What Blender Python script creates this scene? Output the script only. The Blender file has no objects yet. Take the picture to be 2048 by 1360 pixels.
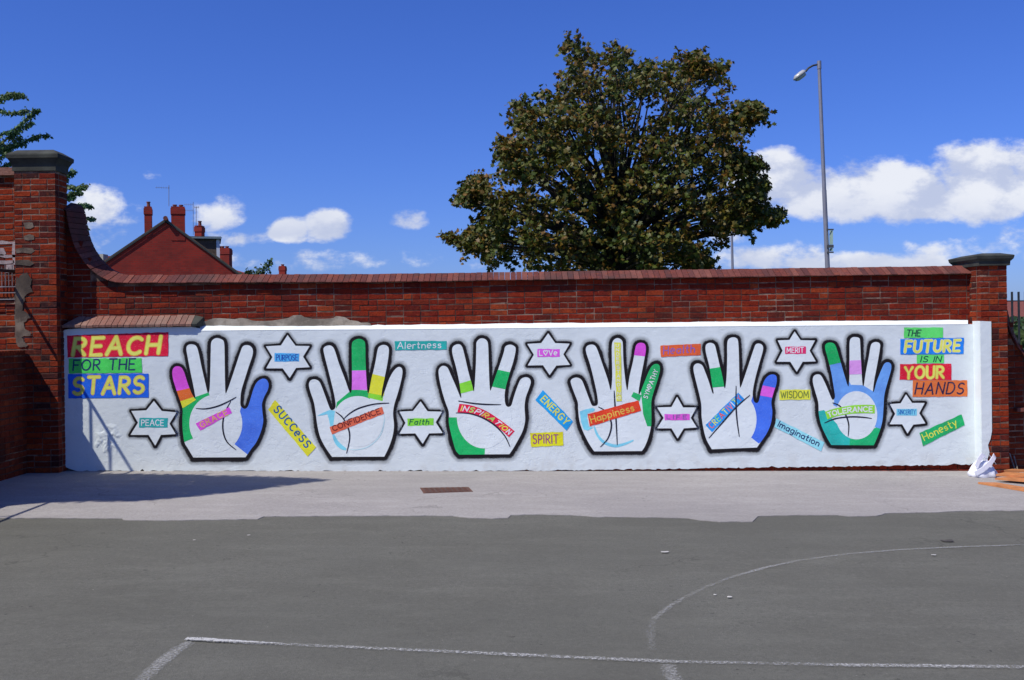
import bpy, bmesh, math, random
import numpy as np
from mathutils import Vector, Matrix, Euler
from mathutils.geometry import tessellate_polygon
random.seed(7); np.random.seed(7)
rnd = random.random
def U(a, b): return a + (b - a) * rnd()
scene = bpy.context.scene
COL = scene.collection

# ------------------------------------------------------------------ camera
F = 1991.0; CX, CY = 1024.0, 655.0; CAMZ = 1.8
TH = math.radians(0.8); cT, sT = math.cos(TH), math.sin(TH)
cam = bpy.data.cameras.new('camera'); camo = bpy.data.objects.new('camera', cam); COL.objects.link(camo)
cam.lens = 36.0 * F / 2048; cam.sensor_width = 36; cam.sensor_fit = 'HORIZONTAL'
cam.shift_y = -(680 - CY) / 2048
cam.clip_start = 0.1; cam.clip_end = 3000
camo.location = (0, 0, CAMZ); camo.rotation_euler = (math.radians(90), TH, 0)
scene.camera = camo
scene.view_settings.view_transform = 'Standard'; scene.view_settings.look = 'None'
scene.view_settings.exposure = 0.0; scene.view_settings.gamma = 1
scene.view_settings.use_curve_mapping = False

def W(px, py, y):            # a point of the photographed wall plane at distance y
    a = (px - CX) / F; b = (CY - py) / F
    return Vector(((a * cT + b * sT) * y, y, CAMZ + (-a * sT + b * cT) * y))
G0, G1 = -0.053, -0.0141
def gz(x): return G0 + G1 * max(-26, min(26, x))
def G(px, py, off=0.0):      # a point of the sloping playground
    a = (px - CX) / F; b = (CY - py) / F
    X = a * cT + b * sT; Z = -a * sT + b * cT
    t = (CAMZ - G0) / (G1 * X - Z)
    return Vector((X * t, t, G0 + G1 * X * t + off))

# ------------------------------------------------------------------ sun and sky
AZ, EL = math.radians(52), math.radians(53.3)
S = Vector((-math.sin(AZ) * math.cos(EL), -math.cos(AZ) * math.cos(EL), math.sin(EL)))
sl = bpy.data.lights.new('sun', 'SUN'); sl.energy = 4.6; sl.angle = math.radians(0.53); sl.color = (1, 0.96, 0.89)
so = bpy.data.objects.new('sun', sl); COL.objects.link(so); so.rotation_euler = S.to_track_quat('Z', 'Y').to_euler(); so.location = (-20, -15, 30)

def N(nt, t, **kw):
    n = nt.nodes.new(t)
    for k, v in kw.items(): setattr(n, k, v)
    return n
def math_(nt, op, a, b=None, c=None, clamp=False):
    n = N(nt, 'ShaderNodeMath', operation=op, use_clamp=clamp)
    for i, v in enumerate((a, b, c)):
        if v is None: continue
        if isinstance(v, (int, float)): n.inputs[i].default_value = v
        else: nt.links.new(v, n.inputs[i])
    return n.outputs[0]
def smooth(nt, v, a, b, lo=0.0, hi=1.0):
    n = N(nt, 'ShaderNodeMapRange', interpolation_type='SMOOTHSTEP')
    nt.links.new(v, n.inputs['Value'])
    for k, x in (('From Min', a), ('From Max', b), ('To Min', lo), ('To Max', hi)): n.inputs[k].default_value = x
    return n.outputs[0]

world = bpy.data.worlds.new('World'); scene.world = world; world.use_nodes = True
nt = world.node_tree; nt.nodes.clear(); L = nt.links.new
sky = N(nt, 'ShaderNodeTexSky', sky_type='NISHITA', sun_disc=False, sun_elevation=EL, sun_rotation=math.atan2(S.x, S.y) % (2 * math.pi))
sky.air_density = 1.0; sky.dust_density = 0.5; sky.ozone_density = 3.0
hs = N(nt, 'ShaderNodeHueSaturation'); hs.inputs['Saturation'].default_value = 1.12; hs.inputs['Value'].default_value = 1.0
L(sky.outputs[0], hs.inputs['Color'])
tint = N(nt, 'ShaderNodeMix', data_type='RGBA', blend_type='MULTIPLY'); tint.inputs[0].default_value = 1
L(hs.outputs[0], tint.inputs[6]); tint.inputs[7].default_value = (0.55, 0.76, 1.58, 1)
bg = N(nt, 'ShaderNodeBackground'); bg.inputs[1].default_value = 0.085; L(tint.outputs[2], bg.inputs[0])
tc = N(nt, 'ShaderNodeTexCoord'); sx = N(nt, 'ShaderNodeSeparateXYZ'); L(tc.outputs['Generated'], sx.inputs[0])
ay = math_(nt, 'MAXIMUM', math_(nt, 'ABSOLUTE', sx.outputs[1]), 0.05)
uu = math_(nt, 'DIVIDE', sx.outputs[0], ay); vv = math_(nt, 'DIVIDE', sx.outputs[2], ay)
cxy = N(nt, 'ShaderNodeCombineXYZ'); L(math_(nt, 'MULTIPLY', uu, 0.62), cxy.inputs[0]); L(vv, cxy.inputs[1])
def cloud_noise(off):
    vm = N(nt, 'ShaderNodeVectorMath', operation='ADD'); L(cxy.outputs[0], vm.inputs[0]); vm.inputs[1].default_value = off
    n = N(nt, 'ShaderNodeTexNoise'); n.inputs['Scale'].default_value = 21; n.inputs['Detail'].default_value = 10; n.inputs['Roughness'].default_value = 0.60
    L(vm.outputs[0], n.inputs['Vector']); return n.outputs['Fac']
# every cloud: centre and half sizes in photo pixels, strength
CL = [(1550, 380, 90, 60, 1.15), (1640, 395, 110, 60, 1.1), (1735, 390, 100, 70, 1.15), (1840, 405, 150, 62, 1.1), (1965, 385, 105, 85, 1.25), (2120, 370, 200, 80, 1.0), (2330, 400, 160, 60, .8),
      (1500, 410, 120, 50, .55), (1560, 520, 120, 34, .8), (1740, 530, 190, 30, .75), (1900, 500, 160, 25, .45), (2080, 490, 150, 45, .6),
      (580, 464, 42, 28, .95), (655, 460, 50, 34, .95), (812, 443, 40, 25, .8), (195, 420, 42, 46, .6), (235, 470, 80, 36, .35), (435, 434, 55, 34, .5), (320, 350, 25, 14, .3),
      (120, 480, 110, 40, .4), (700, 522, 300, 20, .32), (480, 480, 70, 16, .25), (-150, 430, 140, 60, .7), (1480, 470, 60, 26, .3)]
field = None
for (px, py, a, b, st) in CL:
    p = W(px, py, 1.0); du = math_(nt, 'MULTIPLY', math_(nt, 'SUBTRACT', uu, p.x), F / a)
    dv = math_(nt, 'MULTIPLY', math_(nt, 'SUBTRACT', vv, p.z - CAMZ), F / b)
    dv = math_(nt, 'MULTIPLY', dv, smooth(nt, dv, -0.2, 0.2, 1.35, 0.95))
    q = math_(nt, 'ADD', math_(nt, 'MULTIPLY', du, du), math_(nt, 'MULTIPLY', dv, dv))
    e = math_(nt, 'MULTIPLY', math_(nt, 'SUBTRACT', 1.15, math_(nt, 'MULTIPLY', q, 0.75)), st)
    field = e if field is None else math_(nt, 'MAXIMUM', field, e)
field = math_(nt, 'MAXIMUM', field, -1.2)
def dens(off, k=2.9):
    return math_(nt, 'ADD', math_(nt, 'MULTIPLY', field, 0.80), math_(nt, 'MULTIPLY', math_(nt, 'SUBTRACT', cloud_noise(off), 0.5), k))
d0 = dens((3.1, 1.7, 0)); d1 = dens((3.1 - 0.012, 1.7 + 0.017, 0))
mask = smooth(nt, d0, 0.06, 0.62)
lit = smooth(nt, math_(nt, 'SUBTRACT', d0, d1), -0.45, 0.25)
vj = math_(nt, 'ADD', vv, math_(nt, 'MULTIPLY', math_(nt, 'SUBTRACT', cloud_noise((7.3, 2.1, 0)), 0.5), 0.05))
upper = smooth(nt, vj, 0.092, 0.135); lower = math_(nt, 'MULTIPLY', smooth(nt, vj, 0.052, 0.074), smooth(nt, vj, 0.084, 0.098, 1, 0))
lit = math_(nt, 'MULTIPLY', lit, math_(nt, 'ADD', math_(nt, 'MULTIPLY', math_(nt, 'MAXIMUM', upper, lower), 0.75), 0.25))
hgt = smooth(nt, field, 0.2, 1.0)
cc = N(nt, 'ShaderNodeMix', data_type='RGBA'); L(lit, cc.inputs[0]); cc.inputs[6].default_value = (0.56, 0.62, 0.80, 1); cc.inputs[7].default_value = (0.90, 0.92, 0.97, 1)
cb = N(nt, 'ShaderNodeBackground'); cb.inputs[1].default_value = 0.97; L(cc.outputs[2], cb.inputs[0])
mx = N(nt, 'ShaderNodeMixShader'); L(math_(nt, 'MULTIPLY', mask, 0.93), mx.inputs[0]); L(bg.outputs[0], mx.inputs[1]); L(cb.outputs[0], mx.inputs[2])
wo = N(nt, 'ShaderNodeOutputWorld'); L(mx.outputs[0], wo.inputs[0])

# ------------------------------------------------------------------ helpers
def lin(c):
    c = c / 255.0
    return c / 12.92 if c < 0.04045 else ((c + 0.055) / 1.055) ** 2.4
def alb(r, g, b, k=1.38): return tuple(min(0.86, lin(v) * k) for v in (r, g, b)) + (1,)
def tag(o, label=None, cat=None, group=None, kind=None):
    if label: o['label'] = label
    if cat: o['category'] = cat
    if group: o['group'] = group
    if kind: o['kind'] = kind
    return o
def thing(name, loc, label, cat, group=None):
    o = bpy.data.objects.new(name, None); COL.objects.link(o); o.location = loc
    o.empty_display_size = 0.2
    return tag(o, label, cat, group)
def worldloc(p):
    v = Vector((0, 0, 0))
    while p is not None: v += p.location; p = p.parent
    return v
def mesh_obj(name, verts, faces, mat, parent=None, smooth_=False, label=None, attrs=None):
    """one mesh object; vertices in world coordinates, origin at their centre of gravity"""
    vs = np.array([tuple(v) for v in verts], dtype=float)
    c = (vs.min(0) + vs.max(0)) / 2
    me = bpy.data.meshes.new(name)
    me.from_pydata((vs - c).tolist(), [], [tuple(int(i) for i in f) for f in faces])
    if mat:
        for m in (mat if isinstance(mat, list) else [mat]): me.materials.append(m)
    if smooth_: me.polygons.foreach_set('use_smooth', [True] * len(me.polygons))
    if attrs:
        for k, arr in attrs.items():
            a = me.attributes.new(k, 'FLOAT', 'POINT'); a.data.foreach_set('value', np.asarray(arr, dtype=np.float32))
    me.update()
    o = bpy.data.objects.new(name, me); COL.objects.link(o)
    if parent: o.parent = parent; o.location = Vector(c) - worldloc(parent)
    else: o.location = c
    if label: o['label'] = label
    return o
class MB:
    def __init__(s): s.v = []; s.f = []
    def add(s, vs, fs):
        b = len(s.v); s.v += [tuple(v) for v in vs]; s.f += [tuple(b + i for i in f) for f in fs]; return s
    def box(s, x0, x1, y0, y1, z0, z1, M=None):
        vs = [Vector((x, y, z)) for z in (z0, z1) for y in (y0, y1) for x in (x0, x1)]
        if M: vs = [M @ v for v in vs]
        return s.add(vs, [(0, 2, 3, 1), (4, 5, 7, 6), (0, 1, 5, 4), (1, 3, 7, 5), (3, 2, 6, 7), (2, 0, 4, 6)])
    def tube(s, pts, rad, n=8, cap=True):
        pts = [Vector(p) for p in pts]; rad = rad if isinstance(rad, (list, tuple)) else [rad] * len(pts)
        b = len(s.v); up = None
        for i, p in enumerate(pts):
            t = (pts[min(i + 1, len(pts) - 1)] - pts[max(i - 1, 0)]).normalized()
            if up is None: up = t.orthogonal().normalized()
            a = (up - t * up.dot(t)).normalized(); up = a; c = t.cross(a)
            for k in range(n):
                w = 2 * math.pi * k / n; s.v.append(tuple(p + (a * math.cos(w) + c * math.sin(w)) * rad[i]))
        for i in range(len(pts) - 1):
            for k in range(n):
                k2 = (k + 1) % n; s.f.append((b + i * n + k, b + i * n + k2, b + (i + 1) * n + k2, b + (i + 1) * n + k))
        if cap:
            s.f.append(tuple(b + k for k in reversed(range(n)))); e = b + (len(pts) - 1) * n; s.f.append(tuple(e + k for k in range(n)))
        return s
    def prism(s, poly, y0, y1):     # polygon given as (x,z), extruded along y
        n = len(poly); b = len(s.v)
        s.v += [(x, y0, z) for x, z in poly] + [(x, y1, z) for x, z in poly]
        tris = tessellate_polygon([[Vector((x, z, 0)) for x, z in poly]])
        s.f += [tuple(b + i for i in t) for t in tris] + [tuple(b + n + i for i in reversed(t)) for t in tris]
        s.f += [(b + i, b + (i + 1) % n, b + n + (i + 1) % n, b + n + i) for i in range(n)]
        return s
    def build(s, name, mat, parent=None, **k): return mesh_obj(name, s.v, s.f, mat, parent, **k)
def fixn(o):
    bm = bmesh.new(); bm.from_mesh(o.data); bmesh.ops.recalc_face_normals(bm, faces=bm.faces); bm.to_mesh(o.data); bm.free(); return o

# ------------------------------------------------------------------ materials
def newmat(name):
    m = bpy.data.materials.new(name); m.use_nodes = True; t = m.node_tree
    return m, t, t.nodes['Principled BSDF'], t.links.new
def pos(t): return N(t, 'ShaderNodeNewGeometry').outputs['Position']
def noise(t, scale, detail=4, rough=0.55, vec=None, stretch=None):
    n = N(t, 'ShaderNodeTexNoise'); n.inputs['Scale'].default_value = scale; n.inputs['Detail'].default_value = detail; n.inputs['Roughness'].default_value = rough
    v = vec if vec is not None else pos(t)
    if stretch:
        mp = N(t, 'ShaderNodeMapping'); mp.inputs['Scale'].default_value = stretch; t.links.new(v, mp.inputs[0]); v = mp.outputs[0]
    t.links.new(v, n.inputs['Vector']); return n.outputs['Fac']
def ramp(t, fac, stops):
    r = N(t, 'ShaderNodeValToRGB'); e = r.color_ramp.elements
    while len(e) < len(stops): e.new(0.5)
    for el, (p, c) in zip(e, stops): el.position = p; el.color = tuple(c)[:3] + (1,)
    t.links.new(fac, r.inputs[0]); return r.outputs[0]
def mixc(t, fac, a, b, mode='MIX'):
    n = N(t, 'ShaderNodeMix', data_type='RGBA', blend_type=mode)
    for i, v in ((0, fac), (6, a), (7, b)):
        if isinstance(v, (int, float)): n.inputs[i].default_value = v
        elif isinstance(v, (tuple, list)): n.inputs[i].default_value = tuple(v)[:3] + (1,)
        else: t.links.new(v, n.inputs[i])
    return n.outputs[2]
def bump(t, b, h, strength=0.5, dist=0.01):
    n = N(t, 'ShaderNodeBump'); n.inputs['Strength'].default_value = strength; n.inputs['Distance'].default_value = dist
    t.links.new(h, n.inputs['Height']); t.links.new(n.outputs[0], b.inputs['Normal'])
def plain(name, rgb, rough=0.7, metal=0.0, var=0.12, scale=8, bmp=0.2):
    m, t, b, l = newmat(name); b.inputs['Roughness'].default_value = rough; b.inputs['Metallic'].default_value = metal
    n = noise(t, scale); dark = [c * (1 - var) for c in rgb[:3]]; lt = [min(1, c * (1 + var)) for c in rgb[:3]]
    l(ramp(t, n, [(0.3, dark), (0.7, lt)]), b.inputs['Base Color'])
    if bmp: bump(t, b, noise(t, scale * 6), bmp, 0.004)
    return m

def plaster_relief(t, b, rough_amt=1.0):
    a = noise(t, 9, 6, 0.6, stretch=(1, 1, 1.4)); c = noise(t, 45, 4, 0.6)
    vo = N(t, 'ShaderNodeTexVoronoi', feature='DISTANCE_TO_EDGE'); vo.inputs['Scale'].default_value = 3.2
    wv = N(t, 'ShaderNodeVectorMath', operation='ADD'); t.links.new(pos(t), wv.inputs[0])
    nn = N(t, 'ShaderNodeTexNoise'); nn.inputs['Scale'].default_value = 5; t.links.new(pos(t), nn.inputs['Vector']); t.links.new(nn.outputs['Color'], wv.inputs[1])
    t.links.new(wv.outputs[0], vo.inputs['Vector'])
    crack = smooth(t, vo.outputs['Distance'], 0.0, 0.02, 0, 1)
    # flaked patches: more of them near the foot of the wall
    z = N(t, 'ShaderNodeSeparateXYZ'); t.links.new(pos(t), z.inputs[0])
    low = smooth(t, z.outputs[2], 0.1, 1.2, 1.0, 0.0)
    fl = smooth(t, math_(t, 'ADD', noise(t, 6, 5, 0.65, stretch=(1, 1, 1.2)), math_(t, 'MULTIPLY', low, 0.07)), 0.60, 0.64)
    cr = math_(t, 'MULTIPLY', math_(t, 'SUBTRACT', 1.0, crack), smooth(t, noise(t, 1.3), 0.5, 0.6))
    h = math_(t, 'ADD', math_(t, 'MULTIPLY', a, 0.9), math_(t, 'MULTIPLY', c, 0.18))
    h = math_(t, 'SUBTRACT', h, math_(t, 'MULTIPLY', fl, 0.22)); h = math_(t, 'SUBTRACT', h, math_(t, 'MULTIPLY', cr, 0.25))
    bump(t, b, h, 0.42 * rough_amt, 0.012)
    return fl
def paint(name, rgb, white=False, amt=1.0):
    m, t, b, l = newmat(name); b.inputs['Roughness'].default_value = 0.75; b.inputs['Specular IOR Level'].default_value = 0.25
    plaster_relief(t, b, amt)
    n = noise(t, 3.5, 5, 0.6); f = noise(t, 60, 3, 0.6, stretch=(1, 1, 2.5))
    k = 0.05 if white else 0.2
    c1 = ramp(t, n, [(0.3, [x * (1 - k) for x in rgb[:3]]), (0.7, [min(0.88, x * (1 + k)) for x in rgb[:3]])])
    if white:
        z = N(t, 'ShaderNodeSeparateXYZ'); l(pos(t), z.inputs[0])
        dirt = math_(t, 'MULTIPLY', smooth(t, z.outputs[2], -0.1, 0.28, 1, 0), smooth(t, noise(t, 7, 5), 0.42, 0.7))
        c1 = mixc(t, math_(t, 'MULTIPLY', dirt, 0.35), c1, (0.42, 0.38, 0.32))
        c1 = mixc(t, math_(t, 'MULTIPLY', smooth(t, noise(t, 2.2, 5, stretch=(3, 1, 0.5)), 0.55, 0.75), 0.07), c1, (0.5, 0.48, 0.42))
    c1 = mixc(t, math_(t, 'MULTIPLY', smooth(t, f, 0.56, 0.72), 0.22), c1, (0.75, 0.76, 0.78))
    l(c1, b.inputs['Base Color'])
    return m
PLW = (0.70, 0.755, 0.735)
M_white = paint('white_masonry_paint', PLW, white=True)
M_handw = paint('bright_white_paint', (0.755, 0.81, 0.79), white=True)
_pc = {}
def PC(r, g, b):
    if (r, g, b) not in _pc: _pc[(r, g, b)] = paint('mural_paint', alb(r, g, b))
    return _pc[(r, g, b)]
def soft_paint(name, rgb, solid, soft, edge=0.6, maxa=1.0, nz=0.35):
    """sprayed or brushed paint whose cover fades with the attribute d (photo pixels)"""
    m, t, b, l = newmat(name); b.inputs['Roughness'].default_value = 0.8; b.inputs['Base Color'].default_value = tuple(rgb[:3]) + (1,)
    b.inputs['Specular IOR Level'].default_value = 0.2
    plaster_relief(t, b)
    at = N(t, 'ShaderNodeAttribute', attribute_name='d'); d = at.outputs['Fac']
    w = math_(t, 'MULTIPLY', math_(t, 'SUBTRACT', noise(t, 5, 3), 0.5), solid * 2.2 * nz)
    w2 = math_(t, 'MULTIPLY', math_(t, 'SUBTRACT', noise(t, 90, 2), 0.5), soft * 0.8)
    dd = math_(t, 'ADD', math_(t, 'ADD', d, w), w2)
    fall = smooth(t, dd, solid, solid + soft, 1, 0)
    fall2 = math_(t, 'MULTIPLY', smooth(t, dd, solid + soft * 0.3, solid + soft * 2.6, 0.32, 0), 1.0)
    out = math_(t, 'MAXIMUM', fall, fall2)
    inn = smooth(t, d, -edge, edge * 0.3)
    a = math_(t, 'MULTIPLY', math_(t, 'MULTIPLY', out, inn), maxa)
    l(a, b.inputs['Alpha']); return m
M_spray = soft_paint('black_spray_paint', (0.012, 0.010, 0.012), 4.6, 4.2, nz=.6)
M_spray_thin = soft_paint('black_spray_paint', (0.012, 0.010, 0.012), 2.8, 3.0, nz=.6)
M_line = PC(22, 22, 38)

def brickmat(name, stops, dirt=(0.02, 0.015, 0.012), dirt_amt=0.6, mott=0.75, soot_top=None):
    m, t, b, l = newmat(name); b.inputs['Roughness'].default_value = 0.92; b.inputs['Specular IOR Level'].default_value = 0.15
    oi = N(t, 'ShaderNodeObjectInfo'); gi = N(t, 'ShaderNodeNewGeometry')
    r = math_(t, 'FRACT', math_(t, 'ADD', oi.outputs['Random'], gi.outputs['Random Per Island']))
    c = ramp(t, r, stops)
    n1 = noise(t, 38, 5, 0.7); c = mixc(t, math_(t, 'MULTIPLY', smooth(t, n1, 0.35, 0.75), mott), c, mixc(t, 1.0, c, (0.35, 0.3, 0.3), 'MULTIPLY'))
    n4 = noise(t, 13, 5, 0.7); c = mixc(t, smooth(t, n4, .50, .72, 0, .32), c, (0.36, 0.075, 0.018)); c = mixc(t, smooth(t, n4, .42, .28, 0, .4), c, (0.045, 0.012, 0.010))
    n2 = noise(t, 2.2, 5, 0.6); c = mixc(t, math_(t, 'MULTIPLY', smooth(t, n2, 0.45, 0.72), dirt_amt), c, dirt)
    n3 = noise(t, 22, 5, 0.7); c = mixc(t, math_(t, 'MULTIPLY', smooth(t, n3, 0.66, 0.74), 0.35), c, (0.36, 0.30, 0.24))
    l(c, b.inputs['Base Color'])
    bump(t, b, math_(t, 'ADD', noise(t, 60, 5, 0.7), math_(t, 'MULTIPLY', noise(t, 18, 3), 0.8)), 0.75, 0.008)
    return m
M_brick = brickmat('old_red_brick', [(0.0, (0.18, 0.016, 0.006)), (0.2, (0.27, 0.028, 0.008)), (0.4, (0.14, 0.012, 0.006)), (0.6, (0.23, 0.020, 0.007)), (0.8, (0.11, 0.012, 0.008)), (0.95, (0.30, 0.042, 0.012)), (1.0, (0.36, 0.06, 0.016))])
M_pbrick = brickmat('pier_brick', [(0.0, (0.22, 0.020, 0.007)), (0.25, (0.29, 0.036, 0.009)), (0.45, (0.15, 0.015, 0.007)), (0.62, (0.34, 0.052, 0.012)), (0.8, (0.13, 0.016, 0.010)), (0.93, (0.05, 0.016, 0.015)), (1.0, (0.30, 0.034, 0.009))], dirt_amt=0.35)
M_sbrick = brickmat('shaded_side_brick', [(0.0, (0.20, 0.03, 0.012)), (0.3, (0.26, 0.045, 0.015)), (0.6, (0.13, 0.022, 0.010)), (1.0, (0.22, 0.032, 0.014))])
M_cop = brickmat('coping_brick_pink', [(0.0, (0.20, 0.066, 0.050)), (0.25, (0.14, 0.042, 0.034)), (0.5, (0.23, 0.085, 0.062)), (0.75, (0.11, 0.042, 0.038)), (1.0, (0.18, 0.052, 0.038))], dirt=(0.055, 0.045, 0.04), dirt_amt=0.6, mott=0.55)
M_cop2 = brickmat('coping_brick_tan', [(0.0, (0.30, 0.16, 0.12)), (0.3, (0.23, 0.105, 0.08)), (0.6, (0.33, 0.19, 0.14)), (1.0, (0.25, 0.12, 0.09))], dirt=(0.14, 0.12, 0.1), dirt_amt=0.5, mott=0.5)
def mortarmat(name, a, b_):
    m, t, b, l = newmat(name); b.inputs['Roughness'].default_value = 0.95
    c = ramp(t, noise(t, 5, 6, 0.65), [(0.35, a), (0.65, b_)]); c = mixc(t, smooth(t, noise(t, 1.7, 4), 0.42, 0.60), c, [x * 0.5 for x in a]); c = mixc(t, smooth(t, noise(t, 9, 4, .7), 0.48, 0.62, 0, .8), c, [x * .7 for x in a])
    l(c, b.inputs['Base Color']); bump(t, b, noise(t, 70, 4, 0.7), 0.8, 0.006); return m
M_mortar = mortarmat('lime_mortar', (0.13, 0.075, 0.05), (0.30, 0.22, 0.16))
M_mortar_d = mortarmat('dark_mortar', (0.10, 0.045, 0.03), (0.29, 0.20, 0.14))
M_cement = mortarmat('cement_patch', (0.33, 0.27, 0.20), (0.46, 0.40, 0.31))
M_smear = mortarmat('grey_brown_smear', (0.10, 0.07, 0.05), (0.22, 0.17, 0.12))
M_capst = plain('weathered_cap_stone', (0.040, 0.042, 0.032), 0.9, var=0.45, scale=6, bmp=0.6)
M_soffit = plain('cement_bed', (0.16, 0.13, 0.10), 0.95, var=0.3)

def asphalt(name, base, speck, stain):
    m, t, b, l = newmat(name); b.inputs['Roughness'].default_value = 0.93; b.inputs['Specular IOR Level'].default_value = 0.2
    c = ramp(t, noise(t, 160, 3, 0.8), [(0.30, [x * 0.62 for x in base]), (0.5, base), (0.72, speck)])
    c = mixc(t, math_(t, 'MULTIPLY', smooth(t, noise(t, 0.55, 6, 0.6), 0.36, 0.66), 0.5), c, stain)
    c = mixc(t, math_(t, 'MULTIPLY', smooth(t, noise(t, 2.8, 6, 0.7, stretch=(0.5, 1.6, 1)), 0.44, 0.66), 0.22), c, [x * 1.55 for x in base])
    c = mixc(t, math_(t, 'MULTIPLY', smooth(t, noise(t, 11, 5, 0.7), 0.60, 0.74), 0.35), c, [x * 0.45 for x in base])
    g1 = noise(t, 30, 5, 0.85, stretch=(1, 1.0, 1)); c = mixc(t, smooth(t, g1, 0.52, 0.66, 0, .5), c, [x * 1.45 for x in base]); c = mixc(t, smooth(t, g1, 0.34, 0.48, .5, 0), c, [x * .62 for x in base])
    c = mixc(t, math_(t, 'MULTIPLY', smooth(t, noise(t, 34, 3, 0.6), 0.735, 0.76), 0.7), c, [min(.7, x * 3.2) for x in base])
    vo = N(t, 'ShaderNodeTexVoronoi', feature='DISTANCE_TO_EDGE'); vo.inputs['Scale'].default_value = .42
    wv = N(t, 'ShaderNodeVectorMath', operation='ADD'); nn = N(t, 'ShaderNodeTexNoise'); nn.inputs['Scale'].default_value = 2.3; nn.inputs['Detail'].default_value = 6
    l(pos(t), nn.inputs['Vector']); l(pos(t), wv.inputs[0]); l(nn.outputs['Color'], wv.inputs[1]); l(wv.outputs[0], vo.inputs['Vector'])
    ck = math_(t, 'MULTIPLY', smooth(t, vo.outputs['Distance'], 0, .008, 1, 0), smooth(t, noise(t, .35, 2), .52, .60))
    c = mixc(t, math_(t, 'MULTIPLY', ck, .45), c, [x * .4 for x in base])
    c = mixc(t, smooth(t, noise(t, .23, 4, .6, stretch=(.6, 1.3, 1)), .40, .62, 0, .35), c, [x * .72 for x in base])
    c = mixc(t, math_(t, 'MULTIPLY', smooth(t, noise(t, 19, 2, .5), .70, .72), smooth(t, noise(t, .8, 2), .5, .6, 0, .7)), c, [x * .35 for x in base])
    l(c, b.inputs['Base Color'])
    bump(t, b, math_(t, 'ADD', noise(t, 120, 4, 0.75), math_(t, 'MULTIPLY', noise(t, 3, 4), 1.2)), 0.6, 0.01)
    return m
M_asph = asphalt('worn_asphalt', (0.132, 0.129, 0.104), (0.21, 0.20, 0.17), (0.108, 0.103, 0.082))
M_conc = asphalt('pale_tarmac_strip', (0.355, 0.33, 0.298), (0.46, 0.42, 0.39), (0.29, 0.265, 0.25))
def wornpaint(name, lo, hi, rgb=(0.62, 0.61, 0.57), maxa=0.95):
    m, t, b, l = newmat(name); b.inputs['Roughness'].default_value = 0.85; b.inputs['Base Color'].default_value = rgb + (1,)
    n = math_(t, 'ADD', math_(t, 'MULTIPLY', noise(t, 55, 6, 0.8), 0.75), math_(t, 'MULTIPLY', noise(t, 1.1, 2), 0.25))
    at = N(t, 'ShaderNodeAttribute', attribute_name='d')
    a = smooth(t, math_(t, 'SUBTRACT', n, math_(t, 'MULTIPLY', math_(t, 'POWER', at.outputs['Fac'], 3.0), 0.10)), lo, hi, 0, maxa); l(a, b.inputs['Alpha'])
    bump(t, b, noise(t, 120, 4, 0.75), 0.5, 0.008); return m
M_ln1 = wornpaint('worn_white_line', 0.42, 0.62, maxa=.7); M_ln0 = wornpaint('bright_white_line', 0.40, 0.56, maxa=.85)
M_ln2 = wornpaint('faded_line', 0.42, 0.62, maxa=0.42); M_ln3 = wornpaint('ghost_line', 0.44, 0.64, maxa=0.25)
M_grass = plain('rough_grass', (0.05, 0.085, 0.02), 0.95, var=0.4, scale=3)
M_gravel = plain('outer_ground', (0.10, 0.10, 0.09), 0.95, var=0.3, scale=2)

# ------------------------------------------------------------------ ground
mb = MB(); xs = [-40, -26, 26, 40]; ys = [-40, 13.25]
for y in ys:
    for x in xs: mb.v.append((x, y, gz(x)))
for i in range(3): mb.f.append((i, i + 1, 5 + i, 4 + i))
tag(mb.build('playground', M_asph), kind='structure')
mb = MB(); mb.add([(-900, -300, -0.75), (900, -300, -0.75), (900, 1500, -0.75), (-900, 1500, -0.75)], [(0, 1, 2, 3)])
tag(mb.build('ground', M_grass), kind='structure')
# pale strip along the wall
edge = [(-260, 1042), (-60, 1038), (0, 1037), (120, 1037), (244, 1038), (247, 1041), (330, 1042), (400, 1040.5), (515, 1039), (528, 1034), (620, 1033), (700, 1032.5), (850, 1032),
        (905, 1033), (940, 1037), (985, 1038), (1016, 1037), (1022, 1031), (1080, 1029.5), (1130, 1030.5), (1200, 1034.5), (1300, 1036), (1376, 1037), (1400, 1041), (1440, 1044.5), (1505, 1044), (1509, 1040), (1516, 1033),
        (1600, 1031.5), (1675, 1031.5), (1700, 1034), (1752, 1033), (1764, 1030), (1770, 1027.5), (1850, 1026), (1920, 1023), (2048, 1022), (2300, 1019), (2500, 1015)]
ee = []
for (a, b) in zip(edge[:-1], edge[1:]):
    k = max(1, int((b[0] - a[0]) / 14))
    for i in range(k): ee.append((a[0] + (b[0] - a[0]) * i / k, a[1] + (b[1] - a[1]) * i / k + U(-0.5, 0.5)))
fr = [G(x, y, 0.006) for x, y in ee]; mb = MB()
bk = [Vector((p.x, 13.2, gz(p.x) + 0.006)) for p in fr]; n = len(fr)
mb.v = [tuple(p) for p in fr] + [tuple(p) for p in bk] + [(p.x, p.y, p.z - 0.006) for p in fr]
for i in range(n - 1): mb.f += [(i, i + 1, n + i + 1, n + i), (2 * n + i, 2 * n + i + 1, i + 1, i)]
tag(mb.build('pavement_strip', M_conc), kind='structure')

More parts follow.
